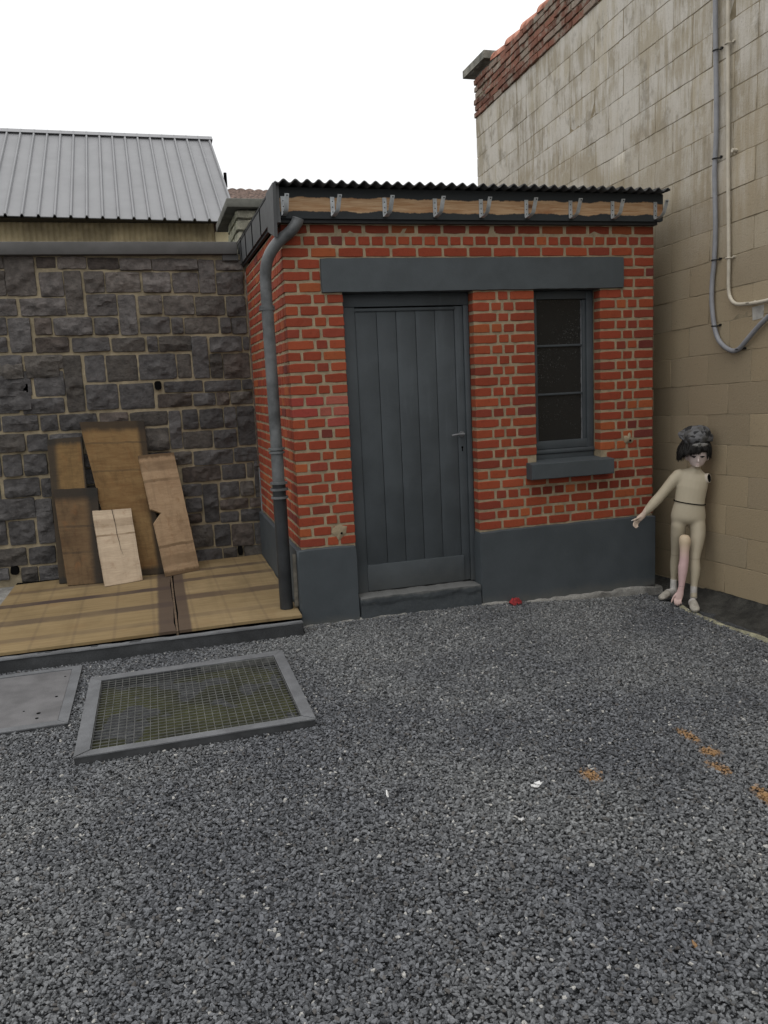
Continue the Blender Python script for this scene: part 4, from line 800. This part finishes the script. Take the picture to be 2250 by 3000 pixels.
mb.add(V, [(2*i, 2*i+1, 2*i+3, 2*i+2) for i in range(len(cr)-1)]); mb.build('crack', M['black'], o4)
lean('pale notched board tilted at the right of the leaning boards', m_wood('board_notched', (.38, .27, .165), (.27, .18, .105), (.09, .055, .028), (0, 0, .035, .03), 6, 6.6, .3, ((.78, .014, .55), (.24, .014, .65), (.90, .05, .4), (.12, .05, .35))), (-.893, 1.454, PZ), (-.614, 1.588, PZ), (-.740, 1.925, 1.12), (-1.031, 1.82, 1.121), .024, nv=24, notch=(.437, .51, .551, .26), seed=5)

# ================================================================ grating and cover
gr = thing('grating', (-.81, -1.17, 0), 'square steel mesh grating in a raised grey frame set in the gravel', 'grating')
mb = MB(); ms_ = MB(); zt = .042
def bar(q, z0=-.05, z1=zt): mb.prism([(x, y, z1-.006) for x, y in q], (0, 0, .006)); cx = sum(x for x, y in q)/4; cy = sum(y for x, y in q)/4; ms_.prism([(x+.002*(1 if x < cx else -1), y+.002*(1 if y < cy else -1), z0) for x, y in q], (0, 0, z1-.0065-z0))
bar([(-1.369, -1.710), (-1.303, -1.655), (-1.302, -.712), (-1.367, -.640)]); bar([(-.262, -1.700), (-.256, -.602), (-.318, -.680), (-.3215, -1.642)])
bar([(-1.366, -.638), (-1.302, -.710), (-.319, -.678), (-.257, -.600)]); bar([(-1.366, -1.712), (-.263, -1.702), (-.3225, -1.643), (-1.302, -1.657)], z1=zt-.003)
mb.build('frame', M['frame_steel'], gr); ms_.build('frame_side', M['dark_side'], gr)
mb = MB(); gx0, gx1, gy0, gy1 = -1.300, -.322, -1.652, -.690; nb_ = 26
for i in range(nb_+1):
    x = gx0+(gx1-gx0)*i/nb_; mb.box(x-.001, x+.001, gy0, gy1+.01, .022, .034)
for j in range(nb_+1):
    y = gy0+(gy1-gy0)*j/nb_; mb.box(gx0, gx1, y-.001, y+.001, .031, .0350)
mb.box(gx0-.003, gx1+.003, gy0-.002, gy0+.003, .0, .037); mb.box(gx0-.003, gx1+.003, gy1+.0, gy1+.005, .0, .037)
mb.build('mesh', M['steel'], gr)
mb = MB(); nn = 60; X, Y = np.meshgrid(np.linspace(-1.36, -.27, nn), np.linspace(-1.7, -.63, nn), indexing='ij'); Z = -.012+.012*fbm(X*6, Y*6, 181)
mb.add(np.stack([X, Y, Z], -1).reshape(-1, 3), [(i*nn+j, (i+1)*nn+j, (i+1)*nn+j+1, i*nn+j+1) for i in range(nn-1) for j in range(nn-1)]); mb.build('pit_floor', M['moss'], gr, True)
cv = thing('access_cover', (-2.2, -.76, 0), 'flat worn grey cover plate at the left, beside the mesh grating', 'cover')
mb = MB(); mb.box(-3.1, -1.493, -1.165, -.355, -.03, .0135, bev=.002)
mb.build('plate', M['cover'], cv)
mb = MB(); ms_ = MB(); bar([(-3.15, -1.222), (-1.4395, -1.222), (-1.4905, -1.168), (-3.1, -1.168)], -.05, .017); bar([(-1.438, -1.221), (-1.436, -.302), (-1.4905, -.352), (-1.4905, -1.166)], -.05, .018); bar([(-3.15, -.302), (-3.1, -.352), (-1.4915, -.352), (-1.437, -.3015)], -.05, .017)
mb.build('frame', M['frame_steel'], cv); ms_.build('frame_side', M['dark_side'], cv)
for (x, y, a) in ((-1.535, -.80, .008), (-1.60, -1.02, .011), (-1.60, -1.09, .009), (-1.52, -.47, .006), (-1.68, -.96, .005)):
    mb = MB(); mb.tube([(x, y, .0134), (x, y, .0152)], a, 9); mb.build('hole', M['black'], cv)

# small litter
for (x, y, rot, L, w, lab) in ((-.131, -2.49, 1.35, .05, .011, 'small white paper shred standing alone in the middle of the gravel'), (.45, -2.634, .15, .052, .014, 'crumpled white paper scrap, larger one right of the other shred'), (.28, -2.845, 0., .022, .006, 'tiny white sliver lying on the gravel below the paper scraps')):
    mb = MB(); V = []; ca, sa = math.cos(rot), math.sin(rot)
    for i in range(7):
        for j in range(3):
            a, b = (i/6-.5)*L, (j/2-.5)*w*(1-.5*abs(i/6-.4)); V.append((x+a*ca-b*sa, y+a*sa+b*ca, float(gz(x, y))+.016+.008*float(vnoise(i*.7+x*9, j*.8, 191))+.006*abs(i-3)/3))
    f = [(i*3+j, (i+1)*3+j, (i+1)*3+j+1, i*3+j+1) for i in range(6) for j in range(2)]
    mb.add(V, f)
    if w > .0125: mb.add([(x-.01*ca, y+.01, .02), (x+.012*ca+.006, y+.02*sa+.008, .026), (x+.014, y-.008, .017)], [(0, 1, 2)])
    o = mb.build('paper_scrap', M['paper']); tag(o, lab, 'litter', 'white scraps on the gravel')
    so = o.modifiers.new('t', 'SOLIDIFY'); so.thickness = .0012
mb = MB(); nn = 18; V = []
for i in range(nn):
    for j in range(nn):
        a, b = i/(nn-1)*2-1, j/(nn-1)*2-1; r = math.hypot(a, b)
        V.append((1.545+.042*a*(1+.3*float(vnoise(b*3, 1, 201))), -.085+.04*b, max(-.012, .026*(1-r**2)*(1+.5*float(vnoise(a*4, b*4, 202)))+.012*float(vnoise(a*7, b*7, 203)))))
mb.add(V, [(i*nn+j, (i+1)*nn+j, (i+1)*nn+j+1, i*nn+j+1) for i in range(nn-1) for j in range(nn-1)]); o = mb.build('rag', M['rag'], None, True); tag(o, 'small crumpled red rag at the foot of the grey plinth', 'rag')
# ================================================================ shop mannequin in the corner
MN = V3(-.55, -.835, 0); MN /= np.linalg.norm(MN); MS = V3(-MN[1], MN[0], 0); MP = V3(2.80, -.38, 0)
def mw(s, f, z): return tuple(MP+MS*s+MN*f+V3(0, 0, z))
def fused(name, mb, mat_, parent, vox=.004, smooth=6, tint=None, relax=None):
    """fuse overlapping lofts into one continuous skin"""
    o = mb.build('tmp', mat_, None); r = o.modifiers.new('r', 'REMESH'); r.mode = 'VOXEL'; r.voxel_size = vox
    s_ = o.modifiers.new('s', 'SMOOTH'); s_.iterations = smooth; s_.factor = .5
    dg = bpy.context.evaluated_depsgraph_get(); me = bpy.data.meshes.new_from_object(o.evaluated_get(dg)); bpy.data.objects.remove(o, do_unlink=True)
    me.name = name; o = bpy.data.objects.new(name, me); COL.objects.link(o); off = Vector()
    if parent: o.parent = parent; off = parent.location
    n = len(me.vertices); co = np.empty(n*3); me.vertices.foreach_get('co', co); co = co.reshape(-1, 3)
    if relax:                       # extra smoothing where limbs join the trunk
        ne = len(me.edges); ed = np.empty(ne*2, int); me.edges.foreach_get('vertices', ed); ed = ed.reshape(-1, 2); w = relax(co)[:, None]
        dg_ = np.zeros((n, 1)); np.add.at(dg_, ed[:, 0], 1); np.add.at(dg_, ed[:, 1], 1)
        for _ in range(45):
            a = np.zeros_like(co); np.add.at(a, ed[:, 0], co[ed[:, 1]]); np.add.at(a, ed[:, 1], co[ed[:, 0]]); co = co+(a/np.maximum(dg_, 1)-co)*w*.6
    c = np.ones((n, 4))
    if tint: c[:, :3] = tint(co)
    at = me.attributes.get('Col') or me.attributes.new('Col', 'FLOAT_COLOR', 'POINT')
    if at.domain != 'POINT' or at.data_type != 'FLOAT_COLOR': me.attributes.remove(at); at = me.attributes.new('Col', 'FLOAT_COLOR', 'POINT')
    at.data.foreach_set('color', c.ravel()); co = co-np.array(off); me.vertices.foreach_set('co', co.ravel())
    me.materials.clear(); me.materials.append(mat_); me.polygons.foreach_set('use_smooth', [True]*len(me.polygons)); me.update(); return o
def m_skin(name, rough=.55):
    n = NT(name); c = n.attr('Col'); c = n.mix(n.mul(n.step(n.noise(n.obj, 12, 6, .7), .5, .8), .22), c, n.mix(.5, c, (.2, .16, .1))); 
    c = n.mix(n.mul(n.step(n.noise(n.obj, 60, 4, .7), .68, .76), .3), c, (.16, .13, .09))
    return n.fin(c, rough, n.bump(n.noise(n.obj, 40, 4), .06, .003), .3)
SKIN = m_skin('painted_plaster_skin')
FB = -.03
man = thing('mannequin', mw(0, -.05, -.07), 'battered one-armed shop mannequin with black hair and grey cap in the corner', 'mannequin')
mb = MB()
def sect(rows, n=22):          # rows: (z, s, half width, f, half depth)
    mb.tube([mw(s, f, z) for z, s, hw, f, hd in rows], [(hw, hd) for z, s, hw, f, hd in rows], n, ref=tuple(MS))
sect([(.508, -.004, .05, FB, .045), (.522, -.004, .095, FB, .066), (.54, -.004, .121, FB, .079), (.56, -.004, .124, FB, .084), (.60, -.001, .119, FB+.003, .081), (.655, .003, .105, FB+.008, .073), (.70, .007, .104, FB+.006, .072),
      (.78, .018, .108, FB+.004, .07), (.83, .028, .108, FB, .064), (.865, .034, .107, FB-.004, .056), (.885, .038, .094, FB-.008, .047), (.902, .043, .060, FB-.008, .038), (.914, .046, .038, FB-.008, .032)])
sect([(.87, .044, .036, FB-.008, .034), (.93, .048, .030, FB-.002, .03), (.965, .05, .030, FB+.002, .03)])
# head, tipped forward and a little to the right
def head(rows): mb.tube([mw(s, f, z) for z, s, hw, f, hd in rows], [(hw, hd) for z, s, hw, f, hd in rows], 24, ref=tuple(MS))
head([(.930, .050, .012, .026, .012), (.938, .050, .028, .016, .028), (.952, .051, .046, .006, .048), (.975, .052, .060, -.005, .064), (1.0, .053, .067, -.012, .073), (1.03, .053, .069, -.016, .078), (1.07, .053, .071, -.02, .082), (1.11, .053, .068, -.022, .08), (1.15, .053, .055, -.022, .066), (1.175, .053, .03, -.022, .036)])
mb.tube([mw(.0555, .052, 1.004), mw(.056, .062, .985), mw(.056, .067, .975), mw(.0555, .060, .969)], [.006, .0075, .009, .006], 10)
mb.ball(mw(.053, .052, .951), (.014, .008, .005)); mb.ball(mw(.052, .044, .937), (.018, .014, .012))
for q in (-1, 1): mb.tube([mw(.053+q*.068, -.02, 1.02), mw(.053+q*.074, -.024, .995), mw(.053+q*.067, -.016, .975)], [.009, .014, .007], 8)
# legs (knee and calf shaped)
sect([(.585, -.05, .02, FB, .03), (0.56, -0.056, 0.054, FB+0, 0.058), (0.5, -0.068, 0.056, FB-0.005, 0.068), (0.43, -0.073, 0.051, FB-0.022, 0.06272), (0.36, -0.079, 0.04368, FB-0.04, 0.05264), (0.3, -0.084, 0.03528, FB-0.055, 0.04256), (0.272, -0.086, 0.03472, FB-0.06, 0.04144), (0.245, -0.088, 0.03192, FB-0.068, 0.03808), (0.19, -0.092, 0.03233, FB-0.082, 0.03816), (0.14, -0.094, 0.02968, FB-0.088, 0.03392), (0.08, -0.096, 0.02226, FB-0.094, 0.02544), (0.03, -0.097, 0.0212, FB-0.096, 0.02438), (-0.02, -0.097, 0.02226, FB-0.098, 0.02756)])
sect([(.585, .044, .02, FB, .03), (0.56, 0.049, 0.054, FB+0, 0.058), (0.5, 0.062, 0.057, FB+0.003, 0.069), (0.43, 0.065, 0.0525, FB+0.015, 0.06496), (0.36, 0.054, 0.04816, FB+0.032, 0.05488), (0.3, 0.047, 0.03976, FB+0.046, 0.04592), (0.27, 0.044, 0.0392, FB+0.054, 0.0448), (0.245, 0.042, 0.03584, FB+0.06, 0.04032), (0.19, 0.043, 0.03816, FB+0.068, 0.04134), (0.14, 0.042, 0.03392, FB+0.076, 0.03604), (0.08, 0.038, 0.02544, FB+0.085, 0.02756), (0.03, 0.036, 0.02385, FB+0.09, 0.0265), (-0.02, 0.035, 0.02438, FB+0.095, 0.02862)])
# feet
HL, TL_ = Vector((2.785, -.225, 0)), Vector((2.625, -.290, 0)); HR, TR_ = Vector((2.765, -.47, 0)), Vector((2.668, -.648, 0))
def foot(h, t, zt, target, grow=0.0, t0=0.0, t1=1.0):
    rows = [(0.0, .006, .012, .018), (.06, .020, .024, .026), (.22, .030, .026, .032), (.42, .034, .027, .030), (.62, .026, .030, .022), (.80, .020, .031, .017), (.93, .016, .024, .013), (1.0, .013, .010, .008)]
    P = []; Rr = []
    for a, zc, hw, hh in rows:
        if t0-.01 <= a <= t1+.01: q = h+(t-h)*a; P.append((q.x, q.y, zt+zc+.004)); Rr.append((hh+grow, hw+grow))
    target.tube(P, Rr, 14, ref=(0, 0, 1))
foot(HL, TL_, -.070, mb); foot(HR, TR_, -.076, mb)
# arm
arm = [(-0.045, 0.876, 0.04148, FB-0.005), (-0.072, 0.866, 0.04636, FB-0.002), (-0.105, 0.832, 0.04331, FB+0.004), (-0.15, 0.776, 0.03904, FB+0.01), (-0.195, 0.718, 0.0366, FB+0.018), (-0.216, 0.694, 0.03782, FB+0.022), (-0.245, 0.662, 0.0366, FB+0.03), (-0.28, 0.622, 0.0305, FB+0.038), (-0.31, 0.59, 0.02035, FB+0.045)]
mb.tube([mw(s, f, z) for s, z, r, f in arm], [r for s, z, r, f in arm], 16)
hf = FB+.047
mb.tube([mw(-.302, hf, .598), mw(-.322, hf+.002, .575), mw(-.345, hf+.004, .553), mw(-.356, hf+.006, .542)], [(.016, .019), (.014, .023), (.012, .024), (.008, .02)], 14, ref=tuple(MN))
def finger(pts, r): mb.tube([mw(*p) for p in pts], [r, r*.95, r*.9, r*.62][:len(pts)] if len(pts) == 4 else [r, r*.9, r*.62], 9)
finger([(-.335, hf+.012, .570), (-.362, hf+.020, .556), (-.384, hf+.022, .546), (-.402, hf+.02, .540)], .0078)        # thumb, held out
for dx, dz, L, df in ((-.020, -.002, .050, .012), (-.011, -.009, .054, .004), (-.001, -.015, .050, -.006), (.008, -.017, .040, -.014)):
    b = (-.350+dx, hf+df, .546+dz)
    finger([b, (b[0]-.014, b[1]+.006, b[2]-L*.42), (b[0]-.016, b[1]+.016, b[2]-L*.74), (b[0]-.010, b[1]+.024, b[2]-L)], .0066)
def tint(co):
    d = co-MP; s = d@MS; f = d@MN; z = co[:, 2]; c = np.empty((len(co), 3)); c[:] = (.415, .365, .27)
    fk = np.clip((z-.918)/.03, 0, 1)[:, None]; c = c*(1-fk)+np.array([.56, .47, .44])*fk
    arm_ = (s < -.30) & (z > .45); c[arm_] = (.52, .42, .34)
    tip = (s < -.392) & (z > .5); c[tip] = (.7, .68, .64)
    k = np.exp(-((z-.655-.18*(.1-s))/.0045)**2)*0; c = c*(1-k[:, None])
    for zc in (.272,): c[(np.abs(z-.262-.0*s) < .006) & (z < .4)] *= .86
    mk = np.exp(-(((s-.052)/.018)**2+((z-.950)/.0025)**2))*(f > .03); c = c*(1-.4*mk[:, None])+np.array([.4, .14, .12])*.4*mk[:, None]
    return c
def relax(co):
    s = (co-MP)@MS; z = co[:, 2]
    a = np.clip(1-np.abs(z-.53)/.11, 0, 1)*(s > -.16); b = np.clip(1-np.hypot(s+.075, z-.862)/.055, 0, 1); e = np.clip(1-np.abs(z-.905)/.03, 0, 1)*(np.abs(s-.046) < .09); k = .35*np.clip(1-np.abs(z-.27)/.05, 0, 1)
    return np.clip(2.2*np.maximum.reduce([a, b, e, k]), 0, 1)
body = fused('body', mb, SKIN, man, .0042, 5, tint, relax)
# painted socks and shoes, a shade proud of the legs
DK = mat('worn_shoe_paint', (.30, .28, .24), .75, .3, 20); SKW = mat('dirty_white_sock', (.47, .45, .42), .85, .22, 14, .3, 90, .002)
for (h, t, zt, cx, cf, zs) in ((HL, TL_, -.070, -.097, FB-.095, .055), (HR, TR_, -.076, .0355, FB+.091, .052)):
    mb = MB(); foot(h, t, zt, mb, .0028, 0, .62)
    mb.tube([mw(cx, cf, zs+.012), mw(cx, cf, zs-.03), mw(cx, cf-.002, -.03)], [(.0245, .0275), (.0245, .0275), (.026, .03)], 18, ref=tuple(MS)); fused('sock', mb, SKW, man, .004, 4)
    mb = MB(); foot(h, t, zt, mb, .0036, .42, 1.0); fused('shoe', mb, DK, man, .004, 4)
# waist seam
def ell(z, s, hw, f, hd, n=40, tilt=0): return [mw(s+hw*math.cos(a), f+hd*math.sin(a), z-tilt*hw*math.cos(a)) for a in np.linspace(0, 2*math.pi, n)]
mb = MB(); mb.tube(ell(.668, .004, .1075, FB+.008, .0735, tilt=.155), .0042, 8, cap=False); mb.build('waist_seam', M['black'], man, True)
# empty arm socket
mb = MB(); cc_ = V3(.127, FB+.026, .846); V = [mw(*cc_)]; n_ = 20
nrm = MS*.80+MN*.58+V3(0, 0, .15); nrm /= np.linalg.norm(nrm); up_ = V3(0, 0, 1)-nrm*nrm[2]; up_ /= np.linalg.norm(up_); rt = np.cross(up_, nrm); c0 = np.array(mw(*cc_))
for rr, hh in ((.95, .006), (1.0, .0085), (1.14, .0085), (1.2, -.03)):
    for q in range(n_): a = 2*math.pi*q/n_; V.append(c0+nrm*hh+(up_*.030*math.sin(a)+rt*.0215*math.cos(a))*rr)
V[0] = c0+nrm*.006; F = [(0, 1+q, 1+(q+1) % n_) for q in range(n_)]+[(1+q, 1+n_+q, 1+n_+(q+1) % n_, 1+(q+1) % n_) for q in range(n_)]
mb.add(V[:1+2*n_], F); sk = mb.build('arm_socket', M['black'], man, True)
mb = MB(); mb.add(V[1+n_:], [(q, n_+q, n_+(q+1) % n_, (q+1) % n_) for q in range(n_)]+[(n_+q, 2*n_+q, 2*n_+(q+1) % n_, n_+(q+1) % n_) for q in range(n_)], col=(.5, .44, .36)); mb.build('socket_rim', SKIN, sk, True)
# eyes and brows
for q in (-1, 1):
    mb = MB(); mb.tube([mw(.0545+q*.028-.0145, .0535-.008*(q < 0), 1.009), mw(.0545+q*.028, .0605, 1.0065), mw(.0545+q*.028+.0145, .0535-.008*(q > 0), 1.009)], [.0028, .0068, .0028], 10); mb.build('eye', M['black'], body, True)
# hair: a shaggy bob of many strands
rs = np.random.RandomState(3); mb = MB(); hc = V3(.040, -.026, 1.09)
mb.ball((0, 0, 0), 1.0, 24, 16); P = mb.v[0]; dd = P.copy()
sz = V3(.094, .088, .088)
keep = []
Q = np.empty_like(P)
for i, p in enumerate(P):
    f_ = 1+.10*float(vnoise(p[0]*3+4, p[2]*3+p[1]*2, 211)); Q[i] = mw(*(hc+p*sz*f_))
mb.v[0] = Q
HAIR = mat('black_synthetic_hair', (.010, .009, .008), .55, .4, 30, .5, 120, .004, spec=.3)
base_hair = mb
def strand(a0, a1, z0, z1, rad, out):
    p0 = hc+V3(math.cos(a0)*.075, math.sin(a0)*.07, z0); p1 = hc+V3(math.cos(a1)*(.094+out*.5), math.sin(a1)*(.092+out*.5), (z0+z1)/2); p2 = hc+V3(math.cos(a1)*(.09+out), math.sin(a1)*(.088+out), z1)
    pts = curve([mw(*p0), mw(*p1), mw(*p2)], 4); mb.tube(pts, [rad*(1-.8*(i/(len(pts)-1))**2) for i in range(len(pts))], 5)
for i in range(640):
    a = rs.uniform(0, 2*math.pi); fr_ = math.sin(a) > .35 and abs(math.cos(a)) < .75
    z1 = rs.uniform(-.068, -.056) if fr_ else rs.uniform(-.112, -.05)
    out = rs.uniform(.0, .022) if math.cos(a) > -.4 else rs.uniform(.004, .044)
    strand(a+rs.uniform(-.15, .15), a, rs.uniform(.0, .05), z1+(.012 if math.cos(a) > .3 and fr_ else 0)-(.012 if math.cos(a) < -.3 else 0), rs.uniform(.003, .0055), out)
# trim the inner ball so the face stays free
bv = mb.v[0]; 
for i in range(len(bv)):
    d = bv[i]-MP; f_ = d@MN; z_ = bv[i][2]
    if z_ < 1.045 and f_ > .0: bv[i][2] = 1.045+.1*(z_-1.045)
    elif z_ < 1.0: bv[i][2] = 1.0+.2*(z_-1.0)
mb.build('hair', HAIR, man, True)
# crumpled grey cap with a pale badge on its band
mb = MB(); V = []; nu_, nv_ = 64, 26
cc_ = V3(.045, -.024, 1.128)
for j in range(nv_):
    t = j/(nv_-1)
    for i in range(nu_):
        a = 2*math.pi*i/nu_; ca, sa = math.cos(a), math.sin(a)
        r = 1.0*math.cos(t*math.pi/2)**.62 if t > .0 else 1.0; zz = .092*math.sin(t*math.pi/2)**1.1
        fold = .024*float(fbm(ca*2.2+t*1.5+5, sa*2.2+t*3.1, 221, 3))*(1-t*.5)
        bulge = 1+.10*math.exp(-((t-.22)/.12)**2)+(.12*max(0, -ca)**3*math.exp(-((t-.25)/.16)**2))
        V.append(mw(*(cc_+V3(ca*(.098*r*bulge+fold), sa*(.090*r*bulge+fold), zz-.032*(1-t)*max(0, sa)*(1-.4*ca)+.012*float(vnoise(ca*3+9, sa*3+t*4, 222))*(1-t*.6)-.012*(1-t)*ca))))
F = [(j*nu_+i, j*nu_+(i+1) % nu_, (j+1)*nu_+(i+1) % nu_, (j+1)*nu_+i) for j in range(nv_-1) for i in range(nu_)]
mb.add(V, F); cap_m = NT('grey_patched_cap'); vv_ = cap_m.voro(cap_m.map(cap_m.obj, (1, 1, 1.4)), 26, 'F1', 1); g_ = cap_m.sep(vv_)[0]
cc2 = cap_m.mix(cap_m.step(g_, .35, .5), (.022, .022, .023), (.115, .115, .12)); cc2 = cap_m.mix(cap_m.step(cap_m.noise(cap_m.obj, 24, 4), .5, .62), cc2, (.07, .068, .064))
CAPM = cap_m.fin(cc2, .85, cap_m.bump(cap_m.noise(cap_m.obj, 50, 4), .5, .006), .25)
cap = mb.build('cap', CAPM, man, True); so = cap.modifiers.new('t', 'SOLIDIFY'); so.thickness = .003
mb = MB(); pts = []
V = []; n_ = 22
for i in range(n_):
    a = math.pi*(.24+.36*i/(n_-1)); ca, sa = math.cos(a), math.sin(a)
    for k, (rr, zz) in enumerate(((.100, 0), (.1045, .016), (.102, .034))):
        e = math.sin(math.pi*i/(n_-1))**.6
        V.append(mw(*(cc_+V3(ca*(rr+.002), sa*(rr-.004), -.036*sa-.004+.01*-ca+(zz-.014)*e))))
mb.add(V, [(i*3+k, (i+1)*3+k, (i+1)*3+k+1, i*3+k+1) for i in range(n_-1) for k in range(2)]); bd = mb.build('cap_band', mat('pale_cap_band', (.17, .165, .155), .85, .25, 40), cap, True); so = bd.modifiers.new('t', 'SOLIDIFY'); so.thickness = .003; so.offset = 0
mb = MB(); mb.ball(mw(.062, .078, 1.100), (.011, .008, .012), 12, 8); mb.build('badge', mat('cap_badge', (.10, .10, .095), .6, .4, 90), cap, True)

# loose arm leaning between the legs
la = thing('mannequin_limb', mw(-.06, .12, -.07), 'detached pinkish mannequin arm propped hand down between the mannequin legs', 'mannequin limb')
mb = MB(); ft = lambda z: .145-.06*(z+.07)/.5
rows = [(.45, -.033, .014, .014), (.442, -.033, .031, .028), (.42, -.032, .042, .038), (.392, -.030, .0445, .041), (.355, -.031, .037, .036), (.31, -.033, .0325, .032), (.26, -.034, .0325, .032), (.23, -.036, .033, .031), (.19, -.042, .035, .032), (.14, -.045, .032, .029), (.09, -.048, .026, .023), (.05, -.051, .0215, .019), (.02, -.055, .021, .017)]
ad = lambda z: z+.035-.036*max(0, (z-.1)/.35)
mb.tube([mw(s, ft(z), ad(z)) for z, s, a, b in rows], [(a, b) for z, s, a, b in rows], 18, ref=tuple(MS))
mb.tube([mw(s, ft(z), z+.035) for z, s in ((.03, -.054), (-.01, -.062), (-.045, -.072), (-.058, -.077))], [(.021, .016), (.026, .014), (.028, .013), (.02, .01)], 14, ref=tuple(MS))
def fg(p, r): mb.tube([mw(s, ft(z)+e, z+.035) for s, z, e in p], [r, r, r*.92, r*.65], 9)
fg([(-.084, -.01, .0), (-.105, -.035, .008), (-.115, -.058, .01), (-.121, -.078, .01)], .0075)
for ds, L in ((-.018, .046), (-.006, .05), (.007, .047), (.019, .038)):
    fg([(-.074+ds, -.048, 0), (-.078+ds*1.1, -.048-L*.4, .010), (-.077+ds*1.1, -.048-L*.72, .012), (-.073+ds*1.1, -.05-L, .006)], .0068)
def tint2(co):
    z = co[:, 2]; t = np.clip((z-.27)/.12, 0, 1)[:, None]; t2 = np.clip((.10-z)/.14, 0, 1)[:, None]
    c = np.array([.50, .345, .335])*(1-t)+np.array([.50, .40, .28])*t; c = c*(1-t2*.6)+np.array([.54, .41, .35])*t2*.6
    c[np.abs(z-.078) < .003] *= .7; return c
fused('arm', mb, m_skin('pink_painted_skin'), la, .0036, 4, tint2, lambda co: np.clip((co[:, 2]-.33)/.04, 0, 1)*.8)
